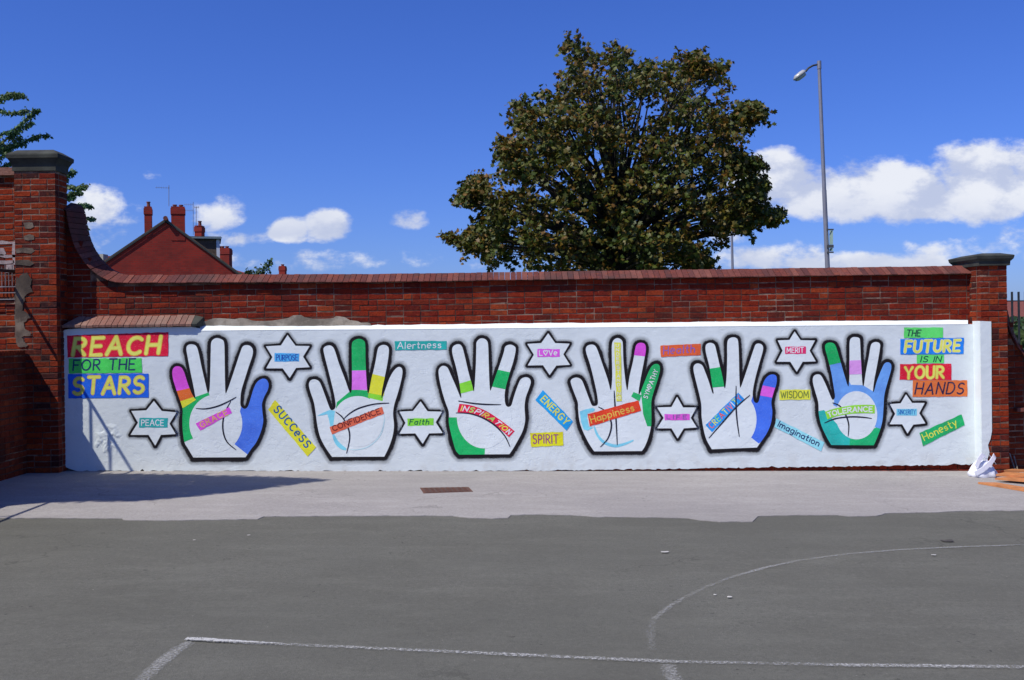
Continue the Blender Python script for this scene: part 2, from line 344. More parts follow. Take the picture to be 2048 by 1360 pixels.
def ribbon(pts, widths, off, name, mat, label, wob=0.0):   # flat painted line on the ground
    P = [G(x, y, off) for x, y in pts]; R = []
    for (a, b, wa, wb) in zip(P[:-1], P[1:], widths[:-1], widths[1:]):
        k = max(1, int((b - a).length / 0.06))
        for i in range(k): R.append((a.lerp(b, i / k), wa + (wb - wa) * i / k))
    R.append((P[-1], widths[-1])); v = []; f = []; d = []
    for i, (p, w) in enumerate(R):
        t = (R[min(i + 1, len(R) - 1)][0] - R[max(i - 1, 0)][0]); t.z = 0; t.normalize(); nn = Vector((-t.y, t.x, 0))
        for k in (-1, -.5, 0, .5, 1):
            q = p + nn * w * 0.5 * k * (1 + U(-wob, wob)); q.z = gz(q.x) + off; v.append(q); d.append(abs(k))
    for i in range(len(R) - 1):
        for k in range(4): f.append((i * 5 + k, i * 5 + k + 1, i * 5 + k + 6, i * 5 + k + 5))
    return tag(mesh_obj(name, v, f, mat, attrs={'d': d}), label, kind='structure')
ribbon([(372, 1281), (425, 1283.6), (560, 1291)], [.062, .055, .012], .014, 'road_marking', M_ln0, None, .3)
ribbon([(372, 1281), (520, 1289), (830, 1303), (1200, 1320), (1340, 1326), (1700, 1333), (2048, 1337), (2300, 1340)], [.062] * 8, .010, 'road_marking', M_ln1, None, .1)
ribbon([(380, 1285), (340, 1312), (300, 1346), (262, 1382), (200, 1445)], [.09, .10, .10, .10, .10], .006, 'road_marking', M_ln2, None, .12)
ribbon([(1335, 1331), (1344, 1352), (1358, 1385), (1380, 1440)], [.10, .10, .10, .10], .006, 'road_marking', M_ln2, None, .1)
arc = [(1308, 1240), (1325, 1226), (1345, 1211), (1375, 1194), (1410, 1177), (1460, 1157), (1530, 1137), (1600, 1122), (1700, 1109), (1800, 1101), (1900, 1096), (2048, 1091), (2250, 1087)]
ribbon(arc, [.05] * len(arc), .008, 'road_marking', M_ln2, None, .1)
ribbon([(1305, 1302), (1302, 1285), (1301, 1265), (1304, 1250), (1308, 1240)], [.07] * 5, .008, 'road_marking', M_ln3, None, .1)

# drain cover
M_rust = plain('rusty_iron', (0.13, 0.055, 0.035), 0.9, 0.1, var=0.55, scale=60, bmp=0.7)
q = [G(840, 977), G(937, 975.5), G(946, 984.5), G(847, 988)]
c = sum(q, Vector()) / 4; dc = thing('drain_cover', c, 'rusty square drain cover set in the pale strip before the painted wall', 'drain cover')
def quadbox(mb, qs, z0, z1):
    mb.add([(p.x, p.y, p.z + z0) for p in qs] + [(p.x, p.y, p.z + z1) for p in qs], [(3, 2, 1, 0), (4, 5, 6, 7), (0, 1, 5, 4), (1, 2, 6, 5), (2, 3, 7, 6), (3, 0, 4, 7)]); return mb
quadbox(MB(), q, 0.004, 0.0095).build('frame', M_rust, dc)
ins = [c.lerp(p, 0.88) for p in q]; quadbox(MB(), ins, 0.009, 0.012).build('plate', plain('dull_iron', (0.09, 0.045, 0.032), 0.85, var=0.5, scale=80, bmp=0.8), dc)
mb = MB()
for i in range(8):
    for j in range(4):
        u0, v0 = (i + .2) / 8, (j + .2) / 4; u1, v1 = (i + .75) / 8, (j + .75) / 4
        f = lambda u, v: ins[0].lerp(ins[1], u).lerp(ins[3].lerp(ins[2], u), v)
        quadbox(mb, [f(u0, v0), f(u1, v0), f(u1, v1), f(u0, v1)], 0.012, 0.016)
tag(mb.build('tread', M_rust, dc), kind='stuff')

# ------------------------------------------------------------------ bricks
def brick_mesh(name, mat, Lx, H, D, seed, bev=0.006, jit=0.004):
    r = random.Random(seed); j = lambda: r.uniform(-jit, jit)
    v = []
    for (y, k) in ((D, 0.0), (bev, 0.0), (0.0, bev)):
        for (sx_, sz_) in ((-1, -1), (1, -1), (1, 1), (-1, 1)):
            v.append((sx_ * (Lx / 2 - k) + j() * (y < D), y + (j() * 0.6 if y < D else 0), sz_ * (H / 2 - k) + j() * 0.7 * (y < D)))
    f = [(8, 9, 10, 11)]
    for a in (0, 4):
        for i in range(4): k = (i + 1) % 4; f.append((a + i, a + k, a + 4 + k, a + 4 + i))
    me = bpy.data.meshes.new(name); me.from_pydata(v, [], f); me.materials.append(mat); return me
CH, JT = 0.0746, 0.010
class Bricks:
    def __init__(s, mat, seed=0):
        s.var = [brick_mesh('brick', mat, 1.0, CH - JT, 0.10, seed + i, bev=0.006) for i in range(6)]
        # long x handled by scale; use unit length meshes with small relative bevel
        for me in s.var:
            for v in me.vertices: pass
        s.mat = mat; s.items = []
    def place(s, p, Lx, rz):      # p: centre of the front face, world
        p = Vector(p); p.z += .004 * math.sin(p.x * 1.7 + p.z * 3) + .0025 * math.sin(p.x * 5.3 + p.z * 9) + U(-.0015, .0015)
        s.items.append((Vector(p), Lx, rz))
    def course(s, a, b, z, fn, rz, mask=None, start=0.0, hp=0.22, axis='x'):
        x = a - start
        while x < b - 0.02:
            Lb = 0.1025 if rnd() < hp else 0.215
            x0, x1 = max(x, a), min(x + Lb, b)
            if b - x1 < 0.06 and b - x1 > 0: x1 = b
            if x1 - x0 > 0.03 and (mask is None or mask((x0 + x1) / 2, z, x0, x1)):
                s.place(fn((x0 + x1) / 2, z), x1 - x0, rz)
            x = x + Lb + JT if x1 < b else b
    def fixed(s, a, b, z, fn, rz, pat):
        tot = sum(pat); sp = (b - a) - JT * (len(pat) - 1); x = a
        for w in pat:
            l = w / tot * sp; s.place(fn(x + l / 2, z), l, rz); x += l + JT
    def emit(s, parent, limit=300, key=None, name='brick'):
        it = s.items
        if key: it = sorted(it, key=key)
        base = worldloc(parent)
        for (p, Lx, rz) in it[:limit]:
            o = bpy.data.objects.new(name, random.choice(s.var)); COL.objects.link(o); o.parent = parent
            o.rotation_euler = (U(-.02, .02), U(-.012, .012) / max(1, Lx / .1), rz + U(-.008, .008)); o.scale = (Lx, 1, 1)
            d = Matrix.Rotation(rz, 3, 'Z') @ Vector((0, U(-.0055, -.0015), U(-.0025, .0025))); o.location = p - base + d
        rest = it[limit:]
        if rest:
            vs = []; fs = []
            for (p, Lx, rz) in rest:
                M = Matrix.Translation(p) @ Matrix.Rotation(rz + U(-.01, .01), 4, 'Z') @ Matrix.Translation((0, U(-.0055, -.0015), 0)) @ Matrix.Diagonal((Lx, 1, 1, 1))
                me = random.choice(s.var); b = len(vs); vs += [M @ v.co for v in me.vertices]; fs += [tuple(b + i for i in pl.vertices) for pl in me.polygons]
            tag(mesh_obj('remaining_bricks', vs, fs, s.mat, parent), kind='stuff')
# scale x distorts bevel only along x, harmless

DM, DU, DP = 12.80, 12.92, 12.62      # mural face, brick face above it, pier faces
ZCT = 2.528                            # top of the coping
def tocurve(pts, y): return [(W(a, b, y).x, W(a, b, y).z) for a, b in pts]
def catmull(P, k=8, closed=False):
    n = len(P); out = []
    rng = range(n if closed else n - 1)
    for i in rng:
        g = (lambda j: P[j % n]) if closed else (lambda j: P[max(0, min(n - 1, j))])
        p0, p1, p2, p3 = g(i - 1), g(i), g(i + 1), g(i + 2)
        for s_ in range(k):
            t = s_ / k
            out.append(tuple(0.5 * (2 * p1[q] + (p2[q] - p0[q]) * t + (2 * p0[q] - 5 * p1[q] + 4 * p2[q] - p3[q]) * t * t + (3 * p1[q] - p0[q] - 3 * p2[q] + p3[q]) * t ** 3) for q in (0, 1)))
    if not closed: out.append(P[-1])
    return out
# ridge line of the coping, from the left pier down the ramp and along to the right pier
top_px = [(133, 403), (146, 406), (155, 418), (160, 445), (167, 475), (180, 502), (200, 527), (222, 542), (245, 548.5), (300, 548.5)]
topL = catmull(tocurve(top_px, DU + .02), 6)
z_lvl = topL[-1][1]
XR = W(1942, 545, DU).x; XL = W(35, 600, DP).x
topline = topL + [(x, z_lvl + (ZCT - z_lvl) * min(1, (x - topL[-1][0]) / 3)) for x in np.arange(topL[-1][0] + .3, XR, .3)] + [(XR, ZCT)]
def ztop(x):
    best = -9
    for (a, b) in zip(topline[:-1], topline[1:]):
        if min(a[0], b[0]) - 1e-6 <= x <= max(a[0], b[0]) + 1e-6:
            t = (x - a[0]) / (b[0] - a[0]) if abs(b[0] - a[0]) > 1e-6 else 0; best = max(best, a[1] + (b[1] - a[1]) * t)
    return best if best > -9 or x > 0 else topline[0][1]

wall = thing('painted_wall', (0, DM, gz(0)), 'long red brick playground wall with white mural of six hands and a sloping brick coping', 'wall')
# mortar body behind the bricks
body = [(W(120, 900, DU).x, -0.3)] + [(W(120, 900, DU).x, topline[0][1] - .10)]
body += [(x - 0.0, z - .105) if i > 40 else (x - .08, z - .07 - .035 * min(1, i / 40)) for i, (x, z) in enumerate(topline[1:-1])]
body += [(XR + .1, ZCT - .105), (XR + .1, -0.3)]
fixn(MB().prism(body, DU + .001, DU + .36).build('mortar_bed', M_mortar_d, wall))
bw = Bricks(M_brick, 10)
xa, xb = W(131, 600, DU).x, XR
rows = int((4.2 - 1.74) / CH)
def wmask(x, z, x0, x1): return z + .03 < min(ztop(x0 + .01), ztop(x1 - .01)) - .085
z = 1.74 + CH / 2; r_ = 0
while z < 3.95:
    if z < 2.5: bw.course(xa, xb, z, lambda a, zz: (a, DU, zz), 0, wmask, start=(0.1125 if r_ % 2 else 0), hp=.2)
    else: bw.course(xa, -5.1, z, lambda a, zz: (a, DU, zz), 0, wmask, start=(0.1125 if r_ % 2 else 0), hp=.3)
    z += CH; r_ += 1
bw.emit(wall, 298, key=lambda i: -i[1] if False else abs(i[0].x - 0.3))
# exposed bricks below the render
bp = Bricks(M_brick, 30)
for k in range(2):
    bp.course(W(640, 940, DM).x, W(1950, 940, DM).x, -0.045 - CH * k - .02, lambda a, zz: (a, DM + .03, zz), 0, None, start=.1 * k, hp=.1)
bp.emit(wall, 200)
MB().box(W(118, 940, DM).x, W(1955, 940, DM).x, DM + .05, DU + .02, -0.4, 0.12).build('footing', M_mortar_d, wall)

# coping bricks
def coping(parent, path, mat, yfr, ybk, drop, lip, w=CH, rise_out=0.0, name='coping_brick', maxn=400):
    # profile in (offset below ridge, y)
    tot = 0; seg = []
    for a, b in zip(path[:-1], path[1:]):
        l = math.hypot(b[0] - a[0], b[1] - a[1]); seg.append((tot, l, a, b)); tot += l
    def at(s_):
        for (t0, l, a, b) in seg:
            if s_ <= t0 + l + 1e-9 or seg[-1][2] is a:
                k = (s_ - t0) / l; return (a[0] + (b[0] - a[0]) * k, a[1] + (b[1] - a[1]) * k), ((b[0] - a[0]) / l, (b[1] - a[1]) / l)
    s_ = 0; base = worldloc(parent)
    while s_ < tot - w * .5 and maxn > 0:
        g = .006; p0, t0 = at(s_ + g / 2); p1, t1 = at(min(tot, s_ + w - g / 2)); V = []
        jy = U(-.004, .004); jz = U(-.003, .003)
        for (p, t) in ((p0, t0), (p1, t1)):
            nx, nz = t[1], -t[0]                     # below / inside of the curve
            if nz > 0: nx, nz = -nx, -nz
            if abs(t[0]) < .3: nx, nz = (-1, 0) if nx < 0 else (nx, nz)
            for (o, y) in ((0.0, ybk), (0.0, ybk - .11), (0.012, ybk - .13), (drop - lip, yfr + .004), (drop - lip + .006, yfr), (drop, yfr + .002), (drop, ybk)):
                V.append((p[0] + nx * (o - jz), y + jy, p[1] + nz * (o - jz)))
        n = 7; Fc = [tuple(range(n)), tuple(reversed(range(n, 2 * n)))] + [(i, n + i, n + (i + 1) % n, (i + 1) % n) for i in range(n)]
        fixn(mesh_obj(name, V, Fc, mat, parent)); s_ += w; maxn -= 1
DL = DU + .15
coping(wall, topline, M_cop, DU - .075, DL + .10, .118, .012)
bed = [(x, z - .10) for x, z in topline[18:]]
# raised coping at the left of the mural
zl0, zl1 = W(165, 634, DM).z, W(395, 630.5, DU).z
path = [(W(152, 640, DM).x, 2.03), (W(385, 632, DM).x, 2.035)]
base_n = len(wall.children)
def coping_low():
    x = path[0][0]; x1 = path[1][0]; k = 0; w = (x1 - x) / 19
    while k < 19:
        a, b = x + .004, x + w - .004; zt = 2.03 + U(-.004, .004); zb = zt - .155; sh = .0
        # the end bricks are cut to a slope
        bl = -.16 if k == 0 else 0
        V = [(a, DU + .01, zt), (b, DU + .01, zt), (b, DM - .055, zb + .03), (a + (bl if k == 0 else 0), DM - .055, zb + .03),
             (a + (bl if k == 0 else 0), DM - .052, zb), (b, DM - .052, zb), (b, DU + .01, zb), (a + bl, DU + .01, zb)]
        Fc = [(3, 2, 1, 0), (4, 5, 2, 3), (5, 6, 1, 2), (7, 4, 3, 0), (4, 7, 6, 5), (6, 7, 0, 1)]
        fixn(mesh_obj('coping_brick', V, Fc, M_cop2, wall)); x += w; k += 1
coping_low()
x9 = path[1][0]
V = [(x9, DU + .01, 2.025), (x9 + .11, DU + .01, 2.0), (x9 + .06, DM - .04, 1.90), (x9, DM - .05, 1.905), (x9, DM - .045, 1.875), (x9 + .06, DM - .035, 1.87), (x9 + .12, DU + .01, 1.88), (x9, DU + .01, 1.88)]
fixn(mesh_obj('broken_coping_end', V, [(3, 2, 1, 0), (4, 5, 2, 3), (5, 6, 1, 2), (7, 4, 3, 0), (4, 7, 6, 5), (6, 7, 0, 1)], M_capst, wall))

# cement patch over the bricks above the mural
def slab(name, px, y, th, mat, parent, jitter=0.0, lab=None):
    P = [(p.x + U(-jitter, jitter), p.z + U(-jitter, jitter)) for p in (W(a, b, y) for a, b in px)]
    return fixn(MB().prism(P, y, y + th).build(name, mat, parent, label=lab))
cp = [(398, 656), (396, 650), (402, 644), (415, 641), (425, 637), (442, 636.5), (470, 638), (480, 636), (492, 637), (505, 641), (520, 642), (545, 641), (566, 638), (578, 635), (586, 631), (602, 630), (608, 634), (625, 637), (650, 637), (668, 636), (672, 632), (688, 634), (700, 640), (716, 642), (722, 646), (735, 645), (742, 650), (730, 656), (560, 660)]
slab('cement_patch', catmull(cp, 2, True), DU - .012, .02, M_cement, wall, .002)

# render panel carrying the mural
bot = [(128, 926), (131, 934), (140, 938)]
xx = 150
while xx < 1954:
    t = (xx - 150) / 1790; yb = 942 + (942.5 - 942) * t if xx < 1000 else 942.5 - (xx - 1000) / 944 * 13.0
    bot.append((xx, yb + U(-1.6, 1.1) + (U(-3, 0) if rnd() < .12 else 0))); xx += U(3, 9)
bot += [(1955, 928)]
topp = [(1955, 648.3), (1700, 651), (1400, 653.5), (1100, 656), (800, 659), (600, 660), (404, 662), (401, 661), (399, 657), (394, 656), (385, 653.5), (158, 657), (136, 658.5), (126, 660), (121.5, 664), (120.5, 672)]
panel = bot + topp
P = [(W(a, b, DM).x, W(a, b, DM).z) for a, b in panel]
fixn(MB().prism(P, DM, DU + .005).build('render_panel', M_white, wall))
# bright sloping ledge along the panel's top
mb = MB(); ptsf = [(401, 661.5), (600, 659.7), (800, 658.7), (1100, 655.7), (1400, 653.2), (1700, 650.7), (1954, 648.2)]
ptst = [(399, 650), (600, 651), (800, 649), (1100, 645.5), (1400, 643.3), (1700, 641.3), (1954, 639.8)]
Fp, Tp = [], []
for i in range(6):
    for k in range(14):
        t = k / 14; lerp = lambda A: (A[i][0] + (A[i + 1][0] - A[i][0]) * t, A[i][1] + (A[i + 1][1] - A[i][1]) * t)
        a, b = lerp(ptsf), lerp(ptst); Fp.append(W(a[0], a[1], DM - .003)); Tp.append(W(b[0], b[1] + U(-.7, .7), DU + .004))
n = len(Fp)
mb.v = [tuple(p) for p in Fp] + [tuple(p) for p in Tp] + [(p.x, DU + .004, q.z) for p, q in zip(Tp, Fp)]
for i in range(n - 1): mb.f += [(i, i + 1, n + i + 1, n + i), (i, 2 * n + i, 2 * n + i + 1, i + 1)]
mb.build('ledge', M_handw, wall)
# rough patch on the lower left
cx_, cy_ = 214, 882; ring = []
outl = [(190, 856), (205, 848), (222, 846), (238, 852), (246, 866), (248, 885), (240, 903), (232, 912), (218, 914), (205, 918), (196, 910), (188, 893), (186, 872)]
from mathutils import noise as mnoise
ol = catmull(outl, 6, True); vs = [W(cx_, cy_, DM - .006)]; fs = []; R = 16
for r_i in range(1, R + 1):
    for (a, b) in ol:
        k = r_i / R; p = W(cx_ + (a - cx_) * k, cy_ + (b - cy_) * k, DM); h = (.016 if r_i < R else 0.0)
        ff = 1 - k ** 4; p.y -= (.003 + .018 * mnoise.noise(p * 11) + .009 * mnoise.noise(p * 33)) * ff - .001 * (1 - ff); vs.append(p)
m_ = len(ol)
for j in range(m_):
    fs.append((0, 1 + j, 1 + (j + 1) % m_))
    for r_i in range(R - 1): a = 1 + r_i * m_; fs.append((a + j, a + m_ + j, a + m_ + (j + 1) % m_, a + (j + 1) % m_))
mesh_obj('rough_plaster', vs, fs, M_white, wall, smooth_=True)

# ------------------------------------------------------------------ mural: all in photo pixels on the wall plane
def crop(off, sc): return lambda pts: [(off[0] + x / sc, off[1] + y / sc) for x, y in pts]
K4, K5, K6, K7, K2 = crop((330, 640), 4.251), crop((780, 640), 4.251), crop((1140, 640), 4.251), crop((1540, 620), 4.0), crop((0, 520), 2.957)
def flat(name, polys, mat, layer, parent, label=None):
    """thin paint film: polygons in photo pixels, `layer` steps of 0.35 mm above the render"""
    v, f = [], []
    for P in polys:
        if len(P) < 3: continue
        b = len(v); v += [W(x, y, DM - .0012 - .00035 * layer) for x, y in P]
        f += [tuple(b + i for i in t) for t in tessellate_polygon([[Vector((x, y, 0)) for x, y in P]])]
    if not v: return None
    o = mesh_obj(name, v, f, mat, parent, label=label)
    return o
def clip(sub, con):
    A = sum(con[i][0] * con[(i + 1) % len(con)][1] - con[(i + 1) % len(con)][0] * con[i][1] for i in range(len(con)))
    if A < 0: con = con[::-1]
    out = sub
    for i in range(len(con)):
        a, b = con[i], con[(i + 1) % len(con)]; inp, out = out, []
        sd = lambda p: (b[0] - a[0]) * (p[1] - a[1]) - (b[1] - a[1]) * (p[0] - a[0])
        for j in range(len(inp)):
            p, q_ = inp[j], inp[(j + 1) % len(inp)]; sp, sq = sd(p), sd(q_)
            if sp >= 0: out.append(p)
            if (sp >= 0) != (sq >= 0): t = sp / (sp - sq); out.append((p[0] + (q_[0] - p[0]) * t, p[1] + (q_[1] - p[1]) * t))
        if not out: return []
    return out
def ellipse(cx, cy, rx, ry, n=48): return [(cx + rx * math.cos(2 * math.pi * i / n), cy + ry * math.sin(2 * math.pi * i / n)) for i in range(n)]
def sdf(poly, X, Y):
    P = np.array(poly); Q = np.roll(P, -1, 0); D = np.full(X.shape, 1e9); ins = np.zeros(X.shape, bool)
    for (a, b) in zip(P, Q):
        e = b - a; l = e @ e + 1e-12; t = np.clip(((X - a[0]) * e[0] + (Y - a[1]) * e[1]) / l, 0, 1)
        D = np.minimum(D, np.hypot(X - a[0] - t * e[0], Y - a[1] - t * e[1]))
        c_ = (a[1] > Y) != (b[1] > Y)
        ins ^= c_ & (X < (b[0] - a[0]) * (Y - a[1]) / (b[1] - a[1] + 1e-12) + a[0])
    return np.where(ins, -D, D)
def halo(name, poly, mat, layer, parent, reach=15, step=1.1, skew=(0.8, 1.6)):
    P = np.array(poly); x0, y0 = P.min(0) - reach - 2; x1, y1 = P.max(0) + reach + 2
    xs = np.arange(x0, x1, step); ys = np.arange(y0, y1, step); X, Y = np.meshgrid(xs, ys); D = sdf(poly, X, Y)
    # more spray on the lower side, as in the mural
    cy = P[:, 1].mean(); D2 = np.where(D > 0, D * (1.0 - .18 * np.clip((Y - cy) / (y1 - cy), 0, 1)), D)
    keep = (D[:-1, :-1] < reach) & (D[:-1, :-1] > -2.6); ny, nx = X.shape
    idx = -np.ones(X.shape, int); used = np.zeros(X.shape, bool); I, J = np.nonzero(keep)
    for a, b in ((0, 0), (0, 1), (1, 0), (1, 1)): used[I + a, J + b] = True
    idx[used] = np.arange(used.sum()); vs = [W(a, b, DM - .0012 - .00035 * layer) for a, b in zip(X[used], Y[used])]
    fs = np.stack([idx[I, J], idx[I + 1, J], idx[I + 1, J + 1], idx[I, J + 1]], 1)
    return mesh_obj(name, vs, fs, mat, parent, attrs={'d': D2[used]})
def stroke_poly(pts, w, taper=False, capn=4):
    """quads of one brush stroke without overlaps; w in px"""
    n = len(pts); Lf, Rt = [], []
    for i in range(n):
        a = pts[max(i - 1, 0)]; b = pts[min(i + 1, n - 1)]; p = pts[i]
        if 0 < i < n - 1:
            d1 = (p[0] - a[0], p[1] - a[1]); d2 = (b[0] - p[0], b[1] - p[1]); l1 = math.hypot(*d1) or 1; l2 = math.hypot(*d2) or 1
            d1 = (d1[0] / l1, d1[1] / l1); d2 = (d2[0] / l2, d2[1] / l2); m = (d1[0] + d2[0], d1[1] + d2[1]); lm = math.hypot(*m)
            if lm < .5: m = d1; lm = 1
            m = (m[0] / lm, m[1] / lm); k = 1 / max(.8, m[0] * d1[0] + m[1] * d1[1])
        else:
            m = (b[0] - a[0], b[1] - a[1]); lm = math.hypot(*m) or 1; m = (m[0] / lm, m[1] / lm); k = 1
        ww = w * .5 * k
        if taper: s_ = i / (n - 1); ww *= .25 + .95 * math.sin(math.pi * min(1, max(0, s_ * .9 + .05))) ** .7
        Lf.append((p[0] - m[1] * ww, p[1] + m[0] * ww)); Rt.append((p[0] + m[1] * ww, p[1] - m[0] * ww))
    return Lf, Rt
def strokes(name, lines, w, mat, layer, parent, taper=False, label=None):
    v, f = [], []
    for si, pts in enumerate(lines):
        Lf, Rt = stroke_poly(pts, w, taper); b = len(v); y = DM - .0012 - .00035 * layer - .00012 * (si % 3)
        # round ends
        def capp(p, l, r, sgn):
            out = []
            a0 = math.atan2(l[1] - p[1], l[0] - p[0]); rr = math.hypot(l[0] - p[0], l[1] - p[1])
            for q in (1, 2, 3): out.append((p[0] + rr * math.cos(a0 + sgn * math.pi * q / 4), p[1] + rr * math.sin(a0 + sgn * math.pi * q / 4)))
            return out
        n = len(pts); v += [W(x, yy, y - .00008 * j_ / n) for j_, (x, yy) in enumerate(Lf)] + [W(x, yy, y - .00008 * j_ / n) for j_, (x, yy) in enumerate(Rt)]
        f += [(b + i, b + i + 1, b + n + i + 1, b + n + i) for i in range(n - 1)]
        if not taper:
            for (i, sg) in ((0, 1), (n - 1, -1)):
                c_ = capp(pts[i], Lf[i], Rt[i], sg); k = len(v); v += [W(x, yy, y - .00008 * i / n) for x, yy in c_]; f.append((b + i, k, k + 1, k + 2, b + n + i))
    o = mesh_obj(name, v, f, mat, parent, label=label)
    return o

# --- brush alphabet: strokes in a box of height 1, y up
def arcp(cx, cy, rx, ry, a0, a1, n=9): return [(cx + rx * math.cos(math.radians(a0 + (a1 - a0) * i / n)), cy + ry * math.sin(math.radians(a0 + (a1 - a0) * i / n))) for i in range(n + 1)]
GL = {
 'A': (.72, [[(0, 0), (.36, 1)], [(.36, 1), (.72, 0)], [(.14, .36), (.58, .36)]]),
 'C': (.66, [arcp(.38, .5, .38, .5, 48, 312, 12)]),
 'D': (.66, [[(0, 0), (0, 1), (.25, 1)] + arcp(.25, .5, .41, .5, 80, -80, 9) + [(.25, 0), (0, 0)]]),
 'E': (.52, [[(.52, 1), (0, 1), (0, 0), (.52, 0)], [(0, .52), (.44, .52)]]),
 'F': (.52, [[(.52, 1), (0, 1), (0, 0)], [(0, .52), (.42, .52)]]),
 'G': (.70, [arcp(.38, .5, .38, .5, 48, 300, 12) + [(.68, .14), (.68, .45), (.42, .45)]]),
 'H': (.62, [[(0, 0), (0, 1)], [(.62, 0), (.62, 1)], [(0, .5), (.62, .5)]]),
 'I': (.04, [[(.02, 0), (.02, 1)]]),
 'L': (.48, [[(0, 1), (0, 0), (.48, 0)]]),
 'M': (.84, [[(0, 0), (.06, 1)], [(.06, 1), (.42, .25)], [(.42, .25), (.78, 1)], [(.78, 1), (.84, 0)]]),
 'N': (.62, [[(0, 0), (0, 1)], [(0, 1), (.62, 0)], [(.62, 0), (.62, 1)]]),
 'O': (.76, [arcp(.38, .5, .38, .5, 90, 450, 18)]),
 'P': (.52, [[(0, 0), (0, 1), (.25, 1)] + arcp(.25, .74, .28, .26, 80, -80, 7) + [(.25, .48), (.02, .48)]]),
 'R': (.58, [[(0, 0), (0, 1), (.25, 1)] + arcp(.25, .74, .28, .26, 80, -80, 7) + [(.25, .48), (.04, .48)], [(.22, .46), (.58, 0)]]),
 'S': (.58, [arcp(.30, .75, .26, .25, 35, 240, 8) + arcp(.28, .26, .28, .26, 75, -145, 8)]),
 'T': (.64, [[(0, 1), (.64, 1)], [(.32, .98), (.32, 0)]]),
 'U': (.62, [[(0, 1)] + arcp(.31, .33, .31, .33, 180, 360, 9) + [(.62, 1)]]),
 'V': (.66, [[(0, 1), (.33, 0)], [(.33, 0), (.66, 1)]]),
 'W': (.92, [[(0, 1), (.22, 0)], [(.22, 0), (.46, .8)], [(.46, .8), (.70, 0)], [(.70, 0), (.92, 1)]]),
 'Y': (.64, [[(0, 1), (.32, .48), (.64, 1)], [(.32, .46), (.32, 0)]]),
 'a': (.52, [arcp(.25, .3, .25, .3, 20, 340, 11), [(.50, .6), (.50, 0)]]),
 'e': (.52, [[(.03, .33), (.50, .36)], arcp(.26, .34, .26, .34, 5, 295, 11)]),
 'f': (.38, [arcp(.30, .82, .16, .18, 70, 180, 5) + [(.14, 0)], [(0, .6), (.34, .6)]]),
 'g': (.52, [arcp(.25, .3, .25, .3, 20, 340, 11), [(.50, .6), (.50, -.1)] + arcp(.27, -.12, .23, .18, -10, -150, 6)]),
 'h': (.48, [[(0, 1), (0, 0)], [(0, .38)] + arcp(.24, .36, .24, .24, 160, 0, 7) + [(.48, 0)]]),
 'i': (.06, [[(.03, .6), (.03, 0)], [(.02, .80), (.04, .86)]]),
 'l': (.06, [[(.03, 1), (.03, 0)]]),
 'm': (.78, [[(0, .6), (0, 0)], [(0, .38)] + arcp(.19, .38, .19, .22, 160, 0, 6) + [(.38, 0)], [(.38, .38)] + arcp(.58, .38, .20, .22, 160, 0, 6) + [(.78, 0)]]),
 'n': (.46, [[(0, .6), (0, 0)], [(0, .36)] + arcp(.23, .36, .23, .24, 160, 0, 7) + [(.46, 0)]]),
 'o': (.52, [arcp(.26, .3, .26, .3, 90, 450, 14)]),
 'p': (.52, [[(0, .6), (0, -.32)], arcp(.26, .3, .25, .3, 170, -170, 12)]),
 'r': (.32, [[(0, .6), (0, 0)], [(0, .34)] + arcp(.20, .38, .19, .22, 160, 50, 5)]),
 's': (.42, [arcp(.22, .45, .19, .15, 35, 240, 6) + arcp(.20, .16, .20, .16, 75, -145, 6)]),
 't': (.36, [[(.14, .92), (.14, .08), (.22, 0), (.34, .03)], [(0, .62), (.34, .62)]]),
 'y': (.50, [[(0, .6), (.25, .04)], [(.50, .6), (.14, -.32)]]),
 ' ': (.34, []),
 'q': (.72, [[(.36, .0), (.02, .62), (.02, .85), (.18, .98), (.36, .80), (.54, .98), (.70, .85), (.70, .62), (.36, 0)]]),   # heart-shaped O
}
def text(s, p0, p1, h, w, cols, layer, parent, slant=.0, gap=.24, jit=.03, under=None, name='lettering', curve=None, th=1.0):
    """write s from p0 to p1 (baseline, photo px) with letter height h (px)"""
    tot = sum(GL[c][0] + gap for c in s) - gap; Lx = math.hypot(p1[0] - p0[0], p1[1] - p0[1]); sc = Lx / tot
    ux, uy = (p1[0] - p0[0]) / Lx, (p1[1] - p0[1]) / Lx; vx, vy = uy, -ux       # up in image
    x = 0; byc = {}; rr = random.Random(s)
    for i, c in enumerate(s):
        wd, ls = GL[c]; jx, jy, js = rr.uniform(-jit, jit), rr.uniform(-jit, jit), 1 + rr.uniform(-jit, jit) * 1.5
        for l in ls:
            out = []
            for (a, b) in l:
                X = (x + a + slant * b + jx * .5) * sc; Y = (b * js + jy) * h
                if curve: out.append(curve(X / Lx, Y))
                else: out.append((p0[0] + ux * X + vx * Y, p0[1] + uy * X + vy * Y))
            byc.setdefault(cols[i % len(cols)], []).append(out)
        x += wd + gap
    if under:
        for c, ls in byc.items(): strokes(name, ls, w * 1.5, PC(*under), layer, parent)
    for c, ls in byc.items(): strokes(name, ls, w, PC(*c), layer + 1, parent)
def banner(q, col, label, layer=8, parent=None):
    n = len(q); P = []
    for i in range(n):
        a, b = q[i], q[(i + 1) % n]; k = max(1, int(math.hypot(b[0] - a[0], b[1] - a[1]) / 7))
        for j in range(k): t = j / k; s_ = .6 if j else 0; P.append((a[0] + (b[0] - a[0]) * t + U(-s_, s_), a[1] + (b[1] - a[1]) * t + U(-s_, s_)))
    return flat('word_banner', [P], PC(*col), layer, wall, label)
YEL = (228, 205, 85); CRI = (192, 12, 48); GRN = (66, 190, 78); BLU = (18, 88, 196); NAV = (22, 48, 84)
